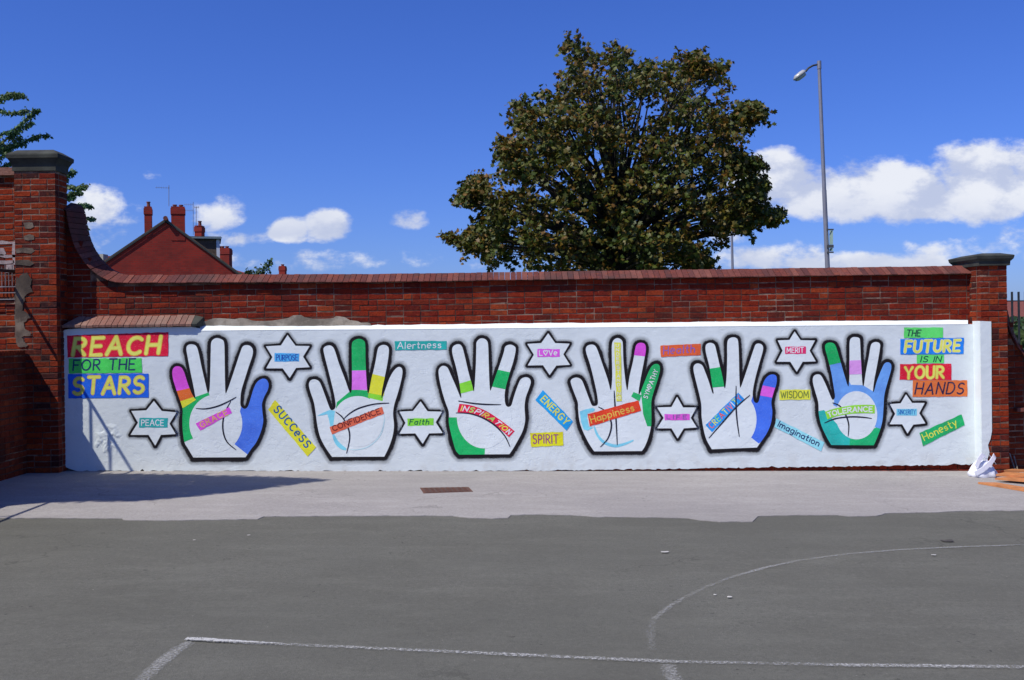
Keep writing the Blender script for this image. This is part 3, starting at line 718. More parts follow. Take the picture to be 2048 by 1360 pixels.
def word(q, col, s, p0, p1, h, w, cols, label, layer=8, **k):
    b = banner(q, col, label, layer); text(s, p0, p1, h, w, cols, layer + 1, b, **k); return b
word([(134, 671), (337, 664), (336, 712), (135, 715)], CRI, 'REACH', (146, 711), (316, 706), 34, 6.2, [YEL], 'crimson banner with large yellow letters', slant=.16, gap=.30, under=(200, 150, 60))
word([(137, 717), (283, 716), (284, 745), (138, 747)], GRN, 'FOR THE', (146, 741), (269, 739), 21, 3.2, [NAV], 'green banner with dark letters', slant=.1, gap=.26)
word([(136, 748), (297, 747), (297, 795), (137, 797)], BLU, 'STARS', (146, 788), (286, 786), 33, 5.4, [YEL], 'blue banner with yellow letters', slant=.1, gap=.28, under=(190, 160, 80))
word([(279, 836), (336, 836), (335, 855), (278, 855)], (36, 150, 146), 'PEACE', (283, 851), (327, 851), 11.5, 1.8, [(215, 232, 236)], 'teal banner')
word(K4([(260, 880), (545, 740), (570, 790), (300, 940)]), (205, 72, 184), 'GRACE', (403, 855), (456, 829), 11, 2.2, [(228, 150, 95)], 'magenta banner', gap=.35, layer=12)
word([(549, 706), (598.6, 707), (598, 723), (549, 723)], (66, 150, 222), 'PURPOSE', (553, 720.5), (595, 720.5), 11, 1.4, [(20, 56, 140)], 'small blue banner')
word([(550, 800), (632, 894), (615, 913), (536, 819)], (222, 196, 40), 'SUCCeSS', (547, 820), (612, 896), 15, 2.8, [(30, 80, 130)], 'yellow banner', gap=.34)
word(K4([(1400, 910), (1845, 738), (1862, 795), (1420, 972)]), (226, 92, 62), 'CONFIDENCE', (667, 862), (761, 826.5), 10.5, 1.9, [(96, 22, 26)], 'orange banner', layer=12)
word([(789, 682), (893.4, 682), (893, 699), (790, 700.5)], (28, 152, 142), 'Alertness', (795, 697.5), (882, 695.5), 13, 1.7, [(222, 236, 232)], 'teal banner', slant=.05)
word([(814.6, 837), (867.5, 836.7), (867, 850.5), (815, 851.7)], (120, 202, 50), 'Faith', (819, 849), (857, 848.5), 10, 2.0, [(20, 96, 60)], 'green banner', slant=.2, gap=.34)
word([(1074.8, 698), (1119.5, 698), (1119.5, 713.4), (1074.8, 714)], (206, 80, 190), 'LqVe', (1079, 711), (1114, 710), 10, 2.0, [(238, 214, 240)], 'magenta banner')
word([(1085.7, 780), (1146, 843), (1133, 861), (1070.6, 800)], (22, 144, 218), 'ENERGY', (1081, 800), (1130, 850), 13, 2.6, [(214, 214, 80), (226, 206, 70)], 'bright blue banner', gap=.34)
word([(1060, 866), (1126, 863.5), (1127, 891), (1062.5, 893.8)], (226, 198, 22), 'SPIRIT', (1066, 887), (1116, 886), 17, 2.4, [(136, 66, 104)], 'yellow banner', gap=.3)
b = banner(K6([(375, 190), (432, 192), (440, 690), (395, 692)]), (218, 206, 72), 'narrow yellow banner running up the middle finger', 12)
for i, ch in enumerate('UNDERSTANDING'):
    t = (i + .9) / 13.2; x = 1234.0 + 3.8 * t; y = 686 + 115 * t; text(ch, (x - 2.2 if ch != 'I' else x, y), (x + 3.2, y), 5.6, 1.25, [(236, 232, 190)], 13, b) if ch != 'I' else strokes('lettering', [[(x + .8, y), (x + .8, y - 5.6)]], 1.3, PC(236, 232, 190), 13, b)
word(K6([(150, 800), (582, 682), (605, 772), (168, 905)]), (226, 54, 24), 'Happiness', (1183, 846), (1269, 821), 14, 2.1, [(218, 160, 66)], 'red banner', layer=12)
word([(1320.7, 691.3), (1401.6, 687.5), (1401.6, 710), (1322, 714)], (226, 84, 40), 'Health', (1327, 708.5), (1389, 704.5), 15, 2.2, [(126, 84, 150)], 'orange banner', slant=.1, gap=.3)
word([(1328.7, 828), (1379.5, 828), (1379.5, 840), (1329.4, 840.4)], (204, 78, 178), 'LIFE', (1334, 838), (1373, 838), 8, 1.6, [(96, 80, 130)], 'magenta banner', gap=.5)
word(K6([(1152, 892), (1430, 618), (1482, 670), (1208, 955)]), (30, 130, 216), 'CREATIVITY', (1424, 857), (1484, 798), 11.5, 1.9, [(222, 96, 90), (206, 210, 80), (130, 200, 90), (226, 80, 70), (200, 210, 90), (214, 90, 100), (214, 96, 110), (230, 236, 240), (170, 200, 100), (224, 90, 80)], 'blue banner with letters in many colours', layer=8, gap=.34)
word([(1570.5, 693.7), (1611.7, 693), (1611.7, 707.5), (1570.5, 708)], (208, 36, 90), 'MERIT', (1574, 705.5), (1607, 705), 10, 1.6, [(240, 220, 226)], 'crimson banner')
word([(1559.5, 779.5), (1620.7, 779), (1620.5, 799.5), (1558.7, 800)], (214, 204, 56), 'WISDOM', (1562, 796), (1617, 795.5), 13, 1.9, [(104, 116, 50)], 'yellow banner')
word([(1552.5, 837), (1648.7, 884.5), (1642.5, 902.5), (1548.7, 853.7)], (130, 192, 238), 'Imagination', (1555, 852), (1636, 892.5), 11.5, 2.0, [(26, 40, 84)], 'pale blue banner')
word([(1793, 817.5), (1833.7, 817.5), (1833.7, 831), (1793, 831)], (110, 184, 232), 'SINCERITY', (1796, 828.5), (1831, 828.5), 9, 1.1, [(24, 84, 160)], 'pale blue banner')
word([(1838.7, 866), (1923, 828.7), (1929.5, 850), (1846, 892.5)], (20, 152, 84), 'Honesty', (1849, 881), (1915, 850), 14, 2.0, [(192, 206, 64)], 'green banner')
word([(1808, 655), (1886, 655), (1886, 675.5), (1808, 676)], (84, 200, 92), 'THE', (1813, 672), (1840, 672), 12, 2.2, [(16, 62, 52)], 'green banner', slant=.2)
word([(1800.7, 678), (1928, 675.5), (1927, 707.5), (1800.7, 709)], (18, 112, 204), 'FUTURE', (1810, 704.5), (1918, 702.5), 22, 4.2, [YEL], 'blue banner with yellow letters', slant=.14, gap=.30, under=(214, 214, 150))
word([(1833.7, 710), (1888, 709), (1888, 726), (1833.7, 727)], (84, 200, 92), 'IS IN', (1841, 724), (1881, 723.5), 11, 2.0, [(16, 62, 52)], 'green banner', slant=.2)
word([(1800, 728), (1902.5, 727.5), (1903, 760), (1799, 759.5)], (204, 18, 46), 'YOUR', (1810, 757), (1887, 756), 23, 4.4, [YEL], 'red banner with yellow letters', slant=.05, gap=.26, under=(220, 150, 60))
word([(1825.7, 760.5), (1934.5, 760.5), (1934.5, 793), (1825, 793.7)], (226, 102, 46), 'HANDS', (1830, 788.5), (1926, 787.5), 22, 3.0, [(44, 30, 60)], 'orange banner', slant=.22, gap=.30)
# curved banners
def bez(P, t):
    n = len(P) - 1; f = min(n - 1e-6, max(0, t * n)); i = int(f); k = f - i; Q = catmull(P, 1)
    a, b = P[i], P[i + 1]; return (a[0] + (b[0] - a[0]) * k, a[1] + (b[1] - a[1]) * k)
def curved(top, bot_, col, s, cols, label, w, h=.58, gap=.24, layer=8):
    T = catmull(top, 6); B = catmull(bot_, 6); b = flat('word_banner', [T + B[::-1]], PC(*col), layer, wall, label)
    m0, m1 = .07, .93
    def cf(t, Y):
        t = m0 + (m1 - m0) * t; a = bez(B, t); c_ = bez(T, t); d = math.hypot(c_[0] - a[0], c_[1] - a[1]); k = .20 + Y
        return (a[0] + (c_[0] - a[0]) * k, a[1] + (c_[1] - a[1]) * k)
    text(s, bot_[0], bot_[-1], h, w, cols, layer + 1, b, curve=cf, gap=gap, jit=.02)
curved(K5([(590, 712), (700, 728), (820, 775), (930, 845), (1010, 905), (1060, 945)]), K5([(572, 785), (660, 790), (760, 820), (860, 870), (950, 940), (1012, 998)]), (212, 18, 60), 'INSPIRATION',
       [(232, 200, 90), (240, 240, 236), (140, 196, 90), (240, 240, 236), (240, 236, 230), (232, 180, 70), (150, 200, 80), (240, 240, 240), (236, 190, 80), (232, 190, 60), (240, 240, 240)], 'curved crimson banner with letters in many colours', 2.1, gap=.3)
curved(K7([(440, 815), (520, 788), (640, 765), (740, 758), (838, 760)]), K7([(460, 875), (540, 848), (640, 832), (740, 826), (838, 828)]), (130, 192, 52), 'TOLERANCE', [(240, 214, 210)], 'curved lime green banner', 2.2, layer=12)

# stars
STARS = [(K4([(1042, 125), (1110, 218), (1232, 220), (1175, 312), (1232, 402), (1115, 408), (1060, 495), (1000, 412), (858, 412), (912, 315), (855, 222), (985, 215)])),
 (K2([(910, 832), (957, 892), (1045, 900), (1003, 968), (1040, 1030), (952, 1035), (918, 1100), (878, 1035), (770, 1035), (815, 962), (775, 892), (865, 888)])),
 (K5([(260, 690), (320, 775), (445, 778), (390, 870), (450, 962), (332, 965), (278, 1055), (215, 965), (78, 968), (130, 875), (78, 778), (195, 772)])),
 (K5([(1345, 110), (1405, 195), (1530, 200), (1475, 292), (1532, 382), (1415, 388), (1357, 470), (1300, 385), (1168, 388), (1222, 295), (1165, 202), (1285, 195)])),
 (K6([(910, 650), (962, 742), (1078, 742), (1028, 832), (1080, 915), (968, 922), (915, 1010), (862, 922), (738, 922), (795, 832), (738, 742), (862, 738)])),
 (K7([(197, 170), (245, 240), (362, 242), (318, 325), (368, 412), (262, 415), (214, 497), (162, 415), (52, 415), (100, 325), (60, 242), (155, 238)])),
 (K7([(1088, 672), (1137, 742), (1240, 742), (1195, 825), (1245, 908), (1147, 918), (1100, 990), (1057, 915), (955, 915), (1000, 830), (957, 752), (1045, 745)]))]
for st in STARS:
    s_ = flat('painted_star', [st], M_handw, 3, wall)
    halo('spray_outline', st, M_spray_thin, 4, s_, reach=9)

# hands
H = {}
H[1] = K4([(240,1170),(195,1095),(165,1040),(150,930),(148,830),(150,760),(130,690),(95,590),(68,500),(62,440),(75,405),(105,393),(140,405),(165,450),(190,530),(225,620),(252,663),(258,663),(240,560),(215,440),(190,310),(180,240),(195,212),(230,205),(265,220),(285,270),(310,390),(340,520),(362,612),(372,612),(380,560),(385,400),(388,260),(392,190),(415,160),(445,152),(480,163),(503,190),(508,300),(510,450),(514,608),(524,610),(560,510),(600,390),(640,270),(660,225),(690,212),(725,220),(747,250),(745,300),(715,390),(680,500),(650,600),(642,680),(645,730),(675,755),(705,735),(730,660),(755,580),(785,525),(825,500),(860,505),(880,540),(875,590),(845,650),(825,710),(828,780),(835,860),(815,950),(775,1040),(730,1100),(685,1168)])
H[2] = K4([(1420,1165),(1370,1095),(1320,1000),(1295,900),(1280,790),(1265,700),(1235,610),(1222,550),(1235,515),(1270,503),(1310,520),(1335,570),(1365,650),(1390,720),(1410,762),(1435,760),(1450,730),(1440,650),(1420,560),(1385,420),(1350,280),(1350,235),(1385,215),(1420,222),(1445,260),(1480,370),(1530,500),(1568,606),(1585,608),(1590,500),(1588,300),(1590,200),(1615,170),(1650,160),(1685,172),(1702,205),(1705,350),(1712,500),(1722,612),(1734,612),(1755,500),(1785,370),(1805,260),(1820,225),(1855,210),(1890,220),(1905,255),(1895,350),(1870,480),(1845,600),(1842,666),(1865,610),(1905,500),(1945,430),(1983,398),(2012,408),(2020,450),(2003,540),(1975,640),(1950,720),(1940,800),(1948,900),(1935,990),(1905,1080),(1865,1163)])
H[3] = K5([(590,1145),(560,1110),(540,1050),(515,950),(500,870),(498,780),(470,700),(440,600),(418,500),(412,430),(430,398),(455,388),(490,405),(520,470),(560,560),(598,652),(605,650),(590,540),(560,400),(530,290),(530,235),(555,210),(590,205),(615,230),(635,300),(665,430),(700,560),(709,600),(716,590),(728,400),(732,250),(735,190),(760,160),(790,155),(820,170),(835,210),(840,350),(845,500),(850,590),(860,590),(890,500),(925,400),(965,280),(980,225),(1020,208),(1055,220),(1070,250),(1050,350),(1015,460),(985,570),(975,650),(980,710),(1000,738),(1030,725),(1050,660),(1080,570),(1110,505),(1150,485),(1185,495),(1198,530),(1180,590),(1155,660),(1145,740),(1150,850),(1130,940),(1090,1020),(1050,1090),(1015,1142)])
H[4] = K6([(205,1118),(160,1050),(110,950),(80,860),(68,760),(65,700),(35,620),(10,550),(5,515),(25,495),(60,488),(100,510),(130,580),(160,660),(185,720),(205,730),(235,715),(230,640),(205,520),(170,380),(135,270),(140,225),(175,208),(210,215),(235,255),(275,370),(320,500),(343,585),(350,585),(358,480),(355,330),(355,215),(370,170),(405,152),(440,170),(450,210),(455,350),(470,500),(483,585),(490,585),(505,480),(535,350),(555,240),(570,205),(600,193),(635,205),(645,250),(630,350),(605,480),(585,600),(590,630),(620,560),(660,460),(690,400),(720,375),(755,380),(765,420),(750,490),(715,600),(692,690),(692,800),(690,900),(670,990),(640,1070),(612,1115)])
H[5] = K6([(1205,1100),(1160,1020),(1135,930),(1118,820),(1115,720),(1095,620),(1060,480),(1048,410),(1060,378),(1090,368),(1125,385),(1150,440),(1180,520),(1210,615),(1220,620),(1210,560),(1185,400),(1155,280),(1152,220),(1170,198),(1200,193),(1230,210),(1245,260),(1270,370),(1300,500),(1312,570),(1320,570),(1330,480),(1335,330),(1335,210),(1345,165),(1375,147),(1410,150),(1430,180),(1437,300),(1440,450),(1445,560),(1453,565),(1480,490),(1520,370),(1560,250),(1580,205),(1615,200),(1640,220),(1640,265),(1610,370),(1575,500),(1555,610),(1560,680),(1580,705),(1605,690),(1625,600),(1650,520),(1685,475),(1725,463),(1755,480),(1755,540),(1730,620),(1712,700),(1720,780),(1710,870),(1680,950),(1635,1020),(1590,1085)])
H[6] = K7([(490,1080),(450,1010),(410,920),(390,830),(385,740),(360,650),(342,580),(345,535),(370,515),(405,520),(435,570),(470,650),(495,710),(510,715),(520,690),(510,620),(490,500),(460,380),(440,300),(450,270),(480,260),(510,268),(530,300),(560,400),(595,520),(620,600),(630,602),(635,500),(635,350),(637,250),(655,220),(685,215),(715,225),(722,260),(728,400),(735,520),(742,600),(750,600),(765,500),(790,370),(805,285),(825,260),(855,255),(880,270),(880,310),(860,430),(835,560),(825,645),(832,650),(855,570),(890,480),(915,430),(945,418),(968,435),(968,480),(940,580),(915,680),(908,780),(900,880),(880,960),(845,1050),(830,1082)])
KK = {1: K4, 2: K4, 3: K5, 4: K6, 5: K6, 6: K7}
G_ = (18, 158, 82); MAG = (204, 72, 186); B2 = (66, 108, 218); LG = (120, 200, 48); YL = (222, 204, 46)
PATCH = {   # colour patches: (convex region, colour); 'E' = white ellipse of the palm painted over them
 1: [([(90,1068),(90,750),(255,655),(370,615),(430,780),(255,1000)], G_), ([(640,765),(720,470),(930,470),(930,1000),(700,1142),(590,1055)], B2), 'E', (432, 880, 225, 246),
     ([(20,370),(155,370),(214,577),(60,613)], MAG), ([(60,612),(214,577),(246,655),(80,708)], (226, 92, 34)), ([(80,707),(240,655),(264,678),(158,746),(110,746)], YL)],
 2: [([(1452,760),(1460,700),(1590,592),(1735,600),(1745,700),(1600,830)], G_), ([(1735,560),(1860,600),(1850,690),(1725,660)], LG), 'E', (1640, 862, 215, 216),
     ([(1560,140),(1740,140),(1735,430),(1560,430)], G_), ([(1560,430),(1740,427),(1740,592),(1560,595)], (218, 104, 204)), ([(1762,458),(1885,488),(1860,645),(1720,618)], YL)],
 3: [([(480,828),(575,828),(808,1085),(804,1160),(480,1160)], G_), 'E', (800, 822, 232, 270), ([(575,545),(700,508),(715,598),(600,625)], LG), ([(915,422),(1045,450),(1000,592),(860,565)], G_)],
 4: [([(590,640),(600,560),(660,350),(800,350),(780,560),(695,905),(632,902),(622,800),(585,690)], (26, 156, 84)), ([(540,180),(665,180),(660,312),(535,298)], MAG)],
 5: [([(1540,690),(1615,440),(1800,440),(1800,900),(1605,1050),(1522,985)], (58, 100, 214)), 'E', (1380, 845, 206, 246), ([(1180,415),(1290,398),(1320,565),(1200,575)], G_), ([(1640,556),(1760,580),(1740,664),(1610,640)], (214, 84, 190))],
 6: [([(480,440),(565,420),(650,605),(560,700),(515,745)], (92, 140, 226)), ([(505,760),(520,715),(640,598),(745,602),(840,660),(925,760),(895,955),(850,940)], (92, 140, 226)), ([(822,660),(880,400),(1000,400),(970,700),(885,957),(850,940)], (92, 140, 226)),
     ([(370,812),(432,800),(645,1030),(640,1100),(440,1100),(370,900)], (34, 158, 146)), ([(640,1030),(850,940),(900,955),(860,1100),(636,1100)], (20, 160, 96)), 'E', (692, 842, 166, 193),
     ([(420,245),(545,245),(565,420),(470,442)], G_), ([(625,405),(745,400),(748,512),(625,516)], (216, 140, 220))],
}
LINES = {
 1: [[(262,752),(350,755),(450,732),(540,692),(605,655)], [(560,690),(512,780),(492,870),(497,960),(530,1040),(605,1105)]],
 2: [[(1905,706),(1780,715),(1650,750),(1570,795),(1520,840)], [(1450,780),(1510,830),(1558,920),(1570,1010),(1543,1135)]],
 3: [[(580,688),(700,708),(820,718),(945,720)], [(560,790),(670,795),(780,828),(890,895),(975,985),(1020,1078)]],
 4: [[(375,600),(382,720),(392,860),(402,1065)], [(240,738),(310,780),(345,850),(350,920),(320,1010),(258,1080)]],
 5: [[(1412,560),(1412,720),(1420,850),(1440,995)], [(1180,1005),(1290,880),(1410,745),(1530,638)]],
 6: [[(500,742),(560,770),(608,845),(630,920),(625,1012)], [(435,905),(520,870),(640,855),(740,858),(815,868)]],
}
LAB = {1: 'open hand with blue thumb and magenta little finger', 2: 'open hand with green and pink middle finger', 3: 'open hand with green patch at the lower left of the palm',
       4: 'open hand with green little finger', 5: 'open hand with blue thumb and green ring finger band', 6: 'open hand with blue ring round a white palm'}
for k in range(1, 7):
    raw = H[k]; base2 = raw[0], raw[-1]
    op = catmull(raw, 4) ; out = op
    hd = flat('painted_hand', [out], M_handw, 3, wall, LAB[k])
    halo('spray_outline', out, M_spray, 4, hd)
    ps = PATCH[k]; i = 0; ly = 4.5; Kk = KK[k]
    while i < len(ps):
        if ps[i] == 'E':
            e = ps[i + 1]; c = clip(out, Kk(ellipse(*e))); flat('palm_circle', [c], M_handw, 6.6, hd); i += 2; ly = 7.0; continue
        reg, colr = ps[i]; c = clip(out, Kk(reg))
        if c: flat('colour_patch', [c], PC(*colr), ly, hd); ly += .3
        i += 1
    strokes('palm_line', [catmull(Kk(l), 6) for l in LINES[k]], 2.7, M_line, 10.5, hd, taper=True)
    if k == 4:
        flat('colour_patch', [K6([(520, 650), (540, 612), (590, 632), (608, 640), (590, 692)])], PC(26, 156, 84), 7.8, hd)
        text('SYMPATHY', (1294.5, 797.5), (1316, 741.5), 8.5, 1.5, [(226, 240, 230)], 9, hd, gap=.3)
# brushed light blue traces on the second and fourth hands
M_lb = PC(112, 184, 236); M_lb2 = PC(168, 204, 234)
hands = [o for o in wall.children if o.name.startswith('painted_hand')]
def brush(pts, w, mat, hd, ly=7.6): strokes('brushed_trace', [catmull(pts, 5)], w, mat, ly, hd, taper=True)
flat('brushed_trace', [K4([(1292, 815), (1340, 790), (1400, 765), (1445, 772), (1442, 800), (1430, 905), (1405, 905), (1395, 850), (1380, 800), (1340, 810)])], M_lb, 7.6, hands[1])
brush(K4([(1430, 975), (1460, 1040), (1500, 1080), (1540, 1100)]), 7, M_lb, hands[1]); brush(K4([(1570, 1100), (1640, 1102), (1740, 1070), (1830, 980), (1865, 860), (1860, 800)]), 1.6, M_lb2, hands[1])
flat('brushed_trace', [K6([(82, 778), (130, 760), (190, 748), (212, 756), (205, 775), (150, 792), (145, 830), (160, 905), (200, 915), (150, 940), (115, 930), (95, 870)])], M_lb, 7.6, hands[3])
brush(K6([(205, 905), (235, 980), (290, 1040), (380, 1070), (460, 1055), (540, 1022)]), 5, M_lb, hands[3])

# ------------------------------------------------------------------ piers
def cap(parent, x0, x1, y0, y1, zt, tiers, peak=0.0):
    """moulded square cap: tiers of (z below top, overhang)"""
    mb = MB()
    for (dz, ov) in tiers: mb.v += [(x0 - ov, y0 - ov, zt - dz), (x1 + ov, y0 - ov, zt - dz), (x1 + ov, y1 + ov, zt - dz), (x0 - ov, y1 + ov, zt - dz)]
    n = len(tiers)
    for i in range(n - 1):
        for k in range(4): a = i * 4; k2 = (k + 1) % 4; mb.f.append((a + k, a + k2, a + 4 + k2, a + 4 + k))
    e = (n - 1) * 4; mb.f += [(e, e + 1, e + 2, e + 3), (3, 2, 1, 0)]
    return fixn(mb.build('cap_stone', M_capst, parent))
# left pier
pl = W(31.5, 600, DP).x; pr = W(113.5, 600, DP).x; ptz = W(80, 341, DP).z; pctz = W(75, 299, DP).z
lp = thing('brick_pier', ((pl + pr) / 2, DP + .25, gz(pl)), 'tall red brick pier with dark moulded stone cap at the left end of the mural', 'pier')
YB = DP + .63; YL = DP + .33
MB().box(pl + .001, pr - .001, DP + .001, YL, -.3, ptz).build('mortar_core', M_mortar_d, lp)
bl = Bricks(M_pbrick, 50); z = gz(pl) + CH / 2; r_ = 0
while z < ptz - .02:
    pat = [[.215, .1025, .215], [.1025, .215, .1025, .1025], [.215, .215, .1025], [.1025, .1025, .215, .1025]][(r_ * 3 + (r_ // 4)) % 4] if r_ % 2 else random.choice([[.1025, .215, .215], [.1025, .1025, .215, .1025]])
    bl.fixed(pl, pr, z, lambda a, zz: (a, DP, zz), 0, pat)
    sd = [[.1025, .1025], [.215]][r_ % 2]
    bl.fixed(DP + .11, YL, z, lambda a, zz: (pr, a, zz), math.pi / 2, sd)
    z += CH; r_ += 1
bl.emit(lp, 300, key=lambda i: (-i[0].z if i[2] == 0 else 2 - i[0].z))
TI = [(0.275, .0), (0.27, .015), (0.20, .018), (0.175, .025), (0.12, .055), (0.115, .066), (.075, .070), (.06, .066), (.0, -.03)]
cap(lp, pl, pr, DP, YL, pctz, TI)
# cement smear on the left pier
sm = [(30.5, 562), (38, 556), (46, 548), (56, 546), (63, 560), (60, 572), (66, 583), (52, 588), (47, 606), (46, 622), (58, 628), (60, 636), (50, 644), (48, 652), (60, 668), (62, 672), (48, 672), (45, 682), (56, 692), (42, 694), (33, 686), (31, 668)]
slab('cement_patch', [(x + U(-2, 2) * (x > 33), y + U(-1.5, 1.5)) for x, y in catmull(sm, 3, True)], DP - .012, .02, M_smear, lp, .006)
for q_ in ([(31, 521), (40, 519), (58, 520), (66, 527), (60, 532), (45, 531), (31, 529)], [(31, 497), (48, 495), (64, 497), (70, 502), (62, 507), (45, 506), (32, 507)], [(47, 446), (56, 444), (66, 445), (68, 455), (60, 457), (48, 456)], [(48, 471), (58, 469), (67, 471), (68, 480), (56, 481), (49, 480)]):
    slab('mortar_smear', [(x + U(-1.5, 1.5) * (x > 33), y + U(-1, 1)) for x, y in q_], DP - .0095, .02, M_smear, lp, .003)

# right pier
ql = W(1961, 600, DP).x; qr = W(2014, 600, DP).x; qtz = W(1990, 531, DP).z; qct = W(1960, 505, DP - .1).z
rp = thing('brick_pier', ((ql + qr) / 2, DP + .25, gz(qr)), 'shorter red brick pier with stone cap at the right end of the mural', 'pier')
MB().box(ql + .001, qr - .001, DP + .001, YB, -.4, qtz).build('mortar_core', M_mortar_d, rp)
br = Bricks(M_pbrick, 70); z = gz(qr) - .02 + CH / 2; r_ = 0
while z < qtz - .01:
    br.fixed(ql, qr, z, lambda a, zz: (a, DP, zz), 0, [[.215, .1025], [.1025, .215], [.1025, .1025, .1025]][r_ % 3])
    br.fixed(DP + .11, YB, z, lambda a, zz: (ql, a, zz), -math.pi / 2, [[.1025, .215, .1025], [.215, .215]][r_ % 2])
    z += CH; r_ += 1
br.emit(rp, 300)
cap(rp, ql, qr, DP, YB + .06, qct, [(0.165, .0), (0.16, .03), (0.105, .034), (0.10, .042), (0.075, .062), (.04, .070), (.03, .066), (.0, -.05)])
# white render wrapped round the foot of the right pier
A = [(1957, 642), (1982.5, 643), (1983, 700), (1983.5, 800), (1984, 862), (1981, 878), (1976, 890), (1979, 905), (1975, 918), (1957, 925)]
PP = [(W(a, b, DP - .014).x, W(a, b, DP - .014).z) for a, b in A]; xl = ql - .014
PP = [(xl, PP[0][1])] + PP[1:-1] + [(xl, PP[-1][1])]
fixn(MB().prism(PP, DP - .014, DP + .01).build('render_front', M_white, rp))
zt_, zb_ = PP[0][1], W(1950, 932, DM).z
MB().box(xl, ql + .005, DP + .0105, DM + .02, zb_, zt_).build('render_side', M_handw, rp)

# wall to the right of the pier with a falling ramp
rw = thing('ramped_wall', (qr + .8, DU, gz(qr)), 'shaded brick wall sweeping down in a curve beyond the right pier', 'wall')
cv = catmull(tocurve([(2008, 560), (2013, 580), (2019, 608), (2027, 638), (2037, 664), (2050, 688), (2070, 712), (2100, 732), (2150, 745), (2240, 748), (2400, 746)], DU), 5)
bd = [(qr - .05, -.4), (qr - .05, cv[0][1] - .05)] + [(x - .03, z - .06) for x, z in cv[3:]] + [(cv[-1][0], -.4)]
fixn(MB().prism(bd, DU + .001, DU + .35).build('mortar_bed', M_mortar_d, rw))
def zc(x):
    for a, b in zip(cv[:-1], cv[1:]):
        if a[0] <= x <= b[0]: return a[1] + (b[1] - a[1]) * (x - a[0]) / (b[0] - a[0] + 1e-9)
    return -9
bb = Bricks(M_sbrick, 90); z = gz(qr) - .05; r_ = 0
while z < 2.4:
    bb.course(qr + .01, cv[-1][0], z, lambda a, zz: (a, DU, zz), 0, lambda x, zz, x0, x1: zz + .03 < zc(x1 - .01) - .09, start=(.11 if r_ % 2 else 0)); z += CH; r_ += 1
bb.emit(rw, 290, key=lambda i: i[0].x)
coping(rw, cv, M_cop, DU - .06, DL + .1, .12, .014)
# projecting brick ledge low on the right
MB().box(W(2027, 815, DU).x, cv[-1][0], DU - .10, DU + .01, W(2040, 822, DU).z, W(2040, 815, DU).z).build('projecting_ledge', M_cop, rw)

# ------------------------------------------------------------------ left side: tall wall, low side wall, railing
lw = thing('tall_wall', (pl - .8, DU, gz(pl)), 'tall sunlit brick wall with stone coping at the left edge, beside the tall pier', 'wall')
zt_l = W(15, 352, DU).z; x0l = pl - 3.2
MB().box(x0l, pl + .02, DU + .001, DU + .4, -.3, zt_l).build('mortar_bed', M_mortar, lw)
b3 = Bricks(M_pbrick, 110); z = gz(pl) + CH / 2; r_ = 0
while z < zt_l: b3.course(x0l, pl - .004, z, lambda a, zz: (a, DU, zz), 0, None, start=(.11 if r_ % 2 else 0)); z += CH; r_ += 1
b3.emit(lw, 290, key=lambda i: abs(i[0].x - pl) * 2 - i[0].z)
for i in range(4):
    MB().box(pl - .005 - .8 * (i + 1) + .008, pl - .005 - .8 * i, DU - .07, DU + .45, zt_l + .002, zt_l + .10).build('coping_stone', M_cop2, lw)
M_lime = plain('flaking_limewash', (0.34, 0.27, 0.26), 0.95, var=0.35, scale=20, bmp=0.8)
for q_ in ([(-20, 484), (4, 481), (18, 484), (30, 482), (30.5, 487), (12, 489), (-20, 488)], [(-20, 494), (8, 497), (12, 508), (8, 511), (-20, 510)], [(0, 509), (14, 511), (30, 508), (30.5, 514), (12, 516), (0, 515)], [(24, 487), (30, 487), (30.5, 530), (26, 530), (23, 505)], [(-20, 521), (10, 522), (28, 520), (28, 527), (10, 529), (-20, 528)], [(12, 530), (28, 529), (29, 545), (12, 546)]):
    slab('limewash', [(x + U(-1.5, 1.0) * (x < 30), y + U(-1.2, 1.2)) for x, y in q_], DU - .010, .02, M_lime, lw, .002)

SX = -6.17
sw = thing('side_wall', (SX - .17, 10, gz(SX)), 'low dark brick side wall in shade coming forward at the left edge', 'wall')
zs = 1.60
MB().box(SX - .34, SX - .003, 6.0, DP - .0, -.3, zs - .06).build('mortar_core', M_mortar_d, sw)
b4 = Bricks(M_sbrick, 130); z = gz(SX) + CH / 2; r_ = 0
while z < zs - .06: b4.course(6.0, DP - .005, z, lambda a, zz: (SX, a, zz), math.pi / 2, None, start=(.11 if r_ % 2 else 0), hp=.1); z += CH; r_ += 1
b4.emit(sw, 200, key=lambda i: -i[0].y)
cb_ = Bricks(M_sbrick, 140)
yy = 6.0; k_ = 0
while yy < DP - .08:
    V = MB().box(SX - .36, SX + .01, yy + .004, yy + .071, zs - .058, zs); V.build('coping_brick', M_sbrick, sw); yy += .075; k_ += 1
M_iron = plain('dark_painted_iron', (0.03, 0.032, 0.035), 0.6, 0.2, var=0.3, scale=12)
M_pale = plain('pale_galvanised_metal', (0.24, 0.22, 0.22), 0.6, 0.3, var=0.3, scale=15)
ra = thing('handrail', (-6.43, 10, zs), 'thin iron handrail on the low side wall at the left edge', 'railing')
RX = -6.43
MB().tube([(RX, DU - .01, 2.62), (RX, 12.6, 2.61), (RX, 6.2, 2.60)], .021, 8).build('rail', M_iron, ra)
for yp in (DM - .78, DM - .97, DM - 2.4, DM - 4.2, DM - 6.0): MB().tube([(RX, yp, zs - .02), (RX, yp, 2.6)], .015, 6).build('post', M_iron, ra)
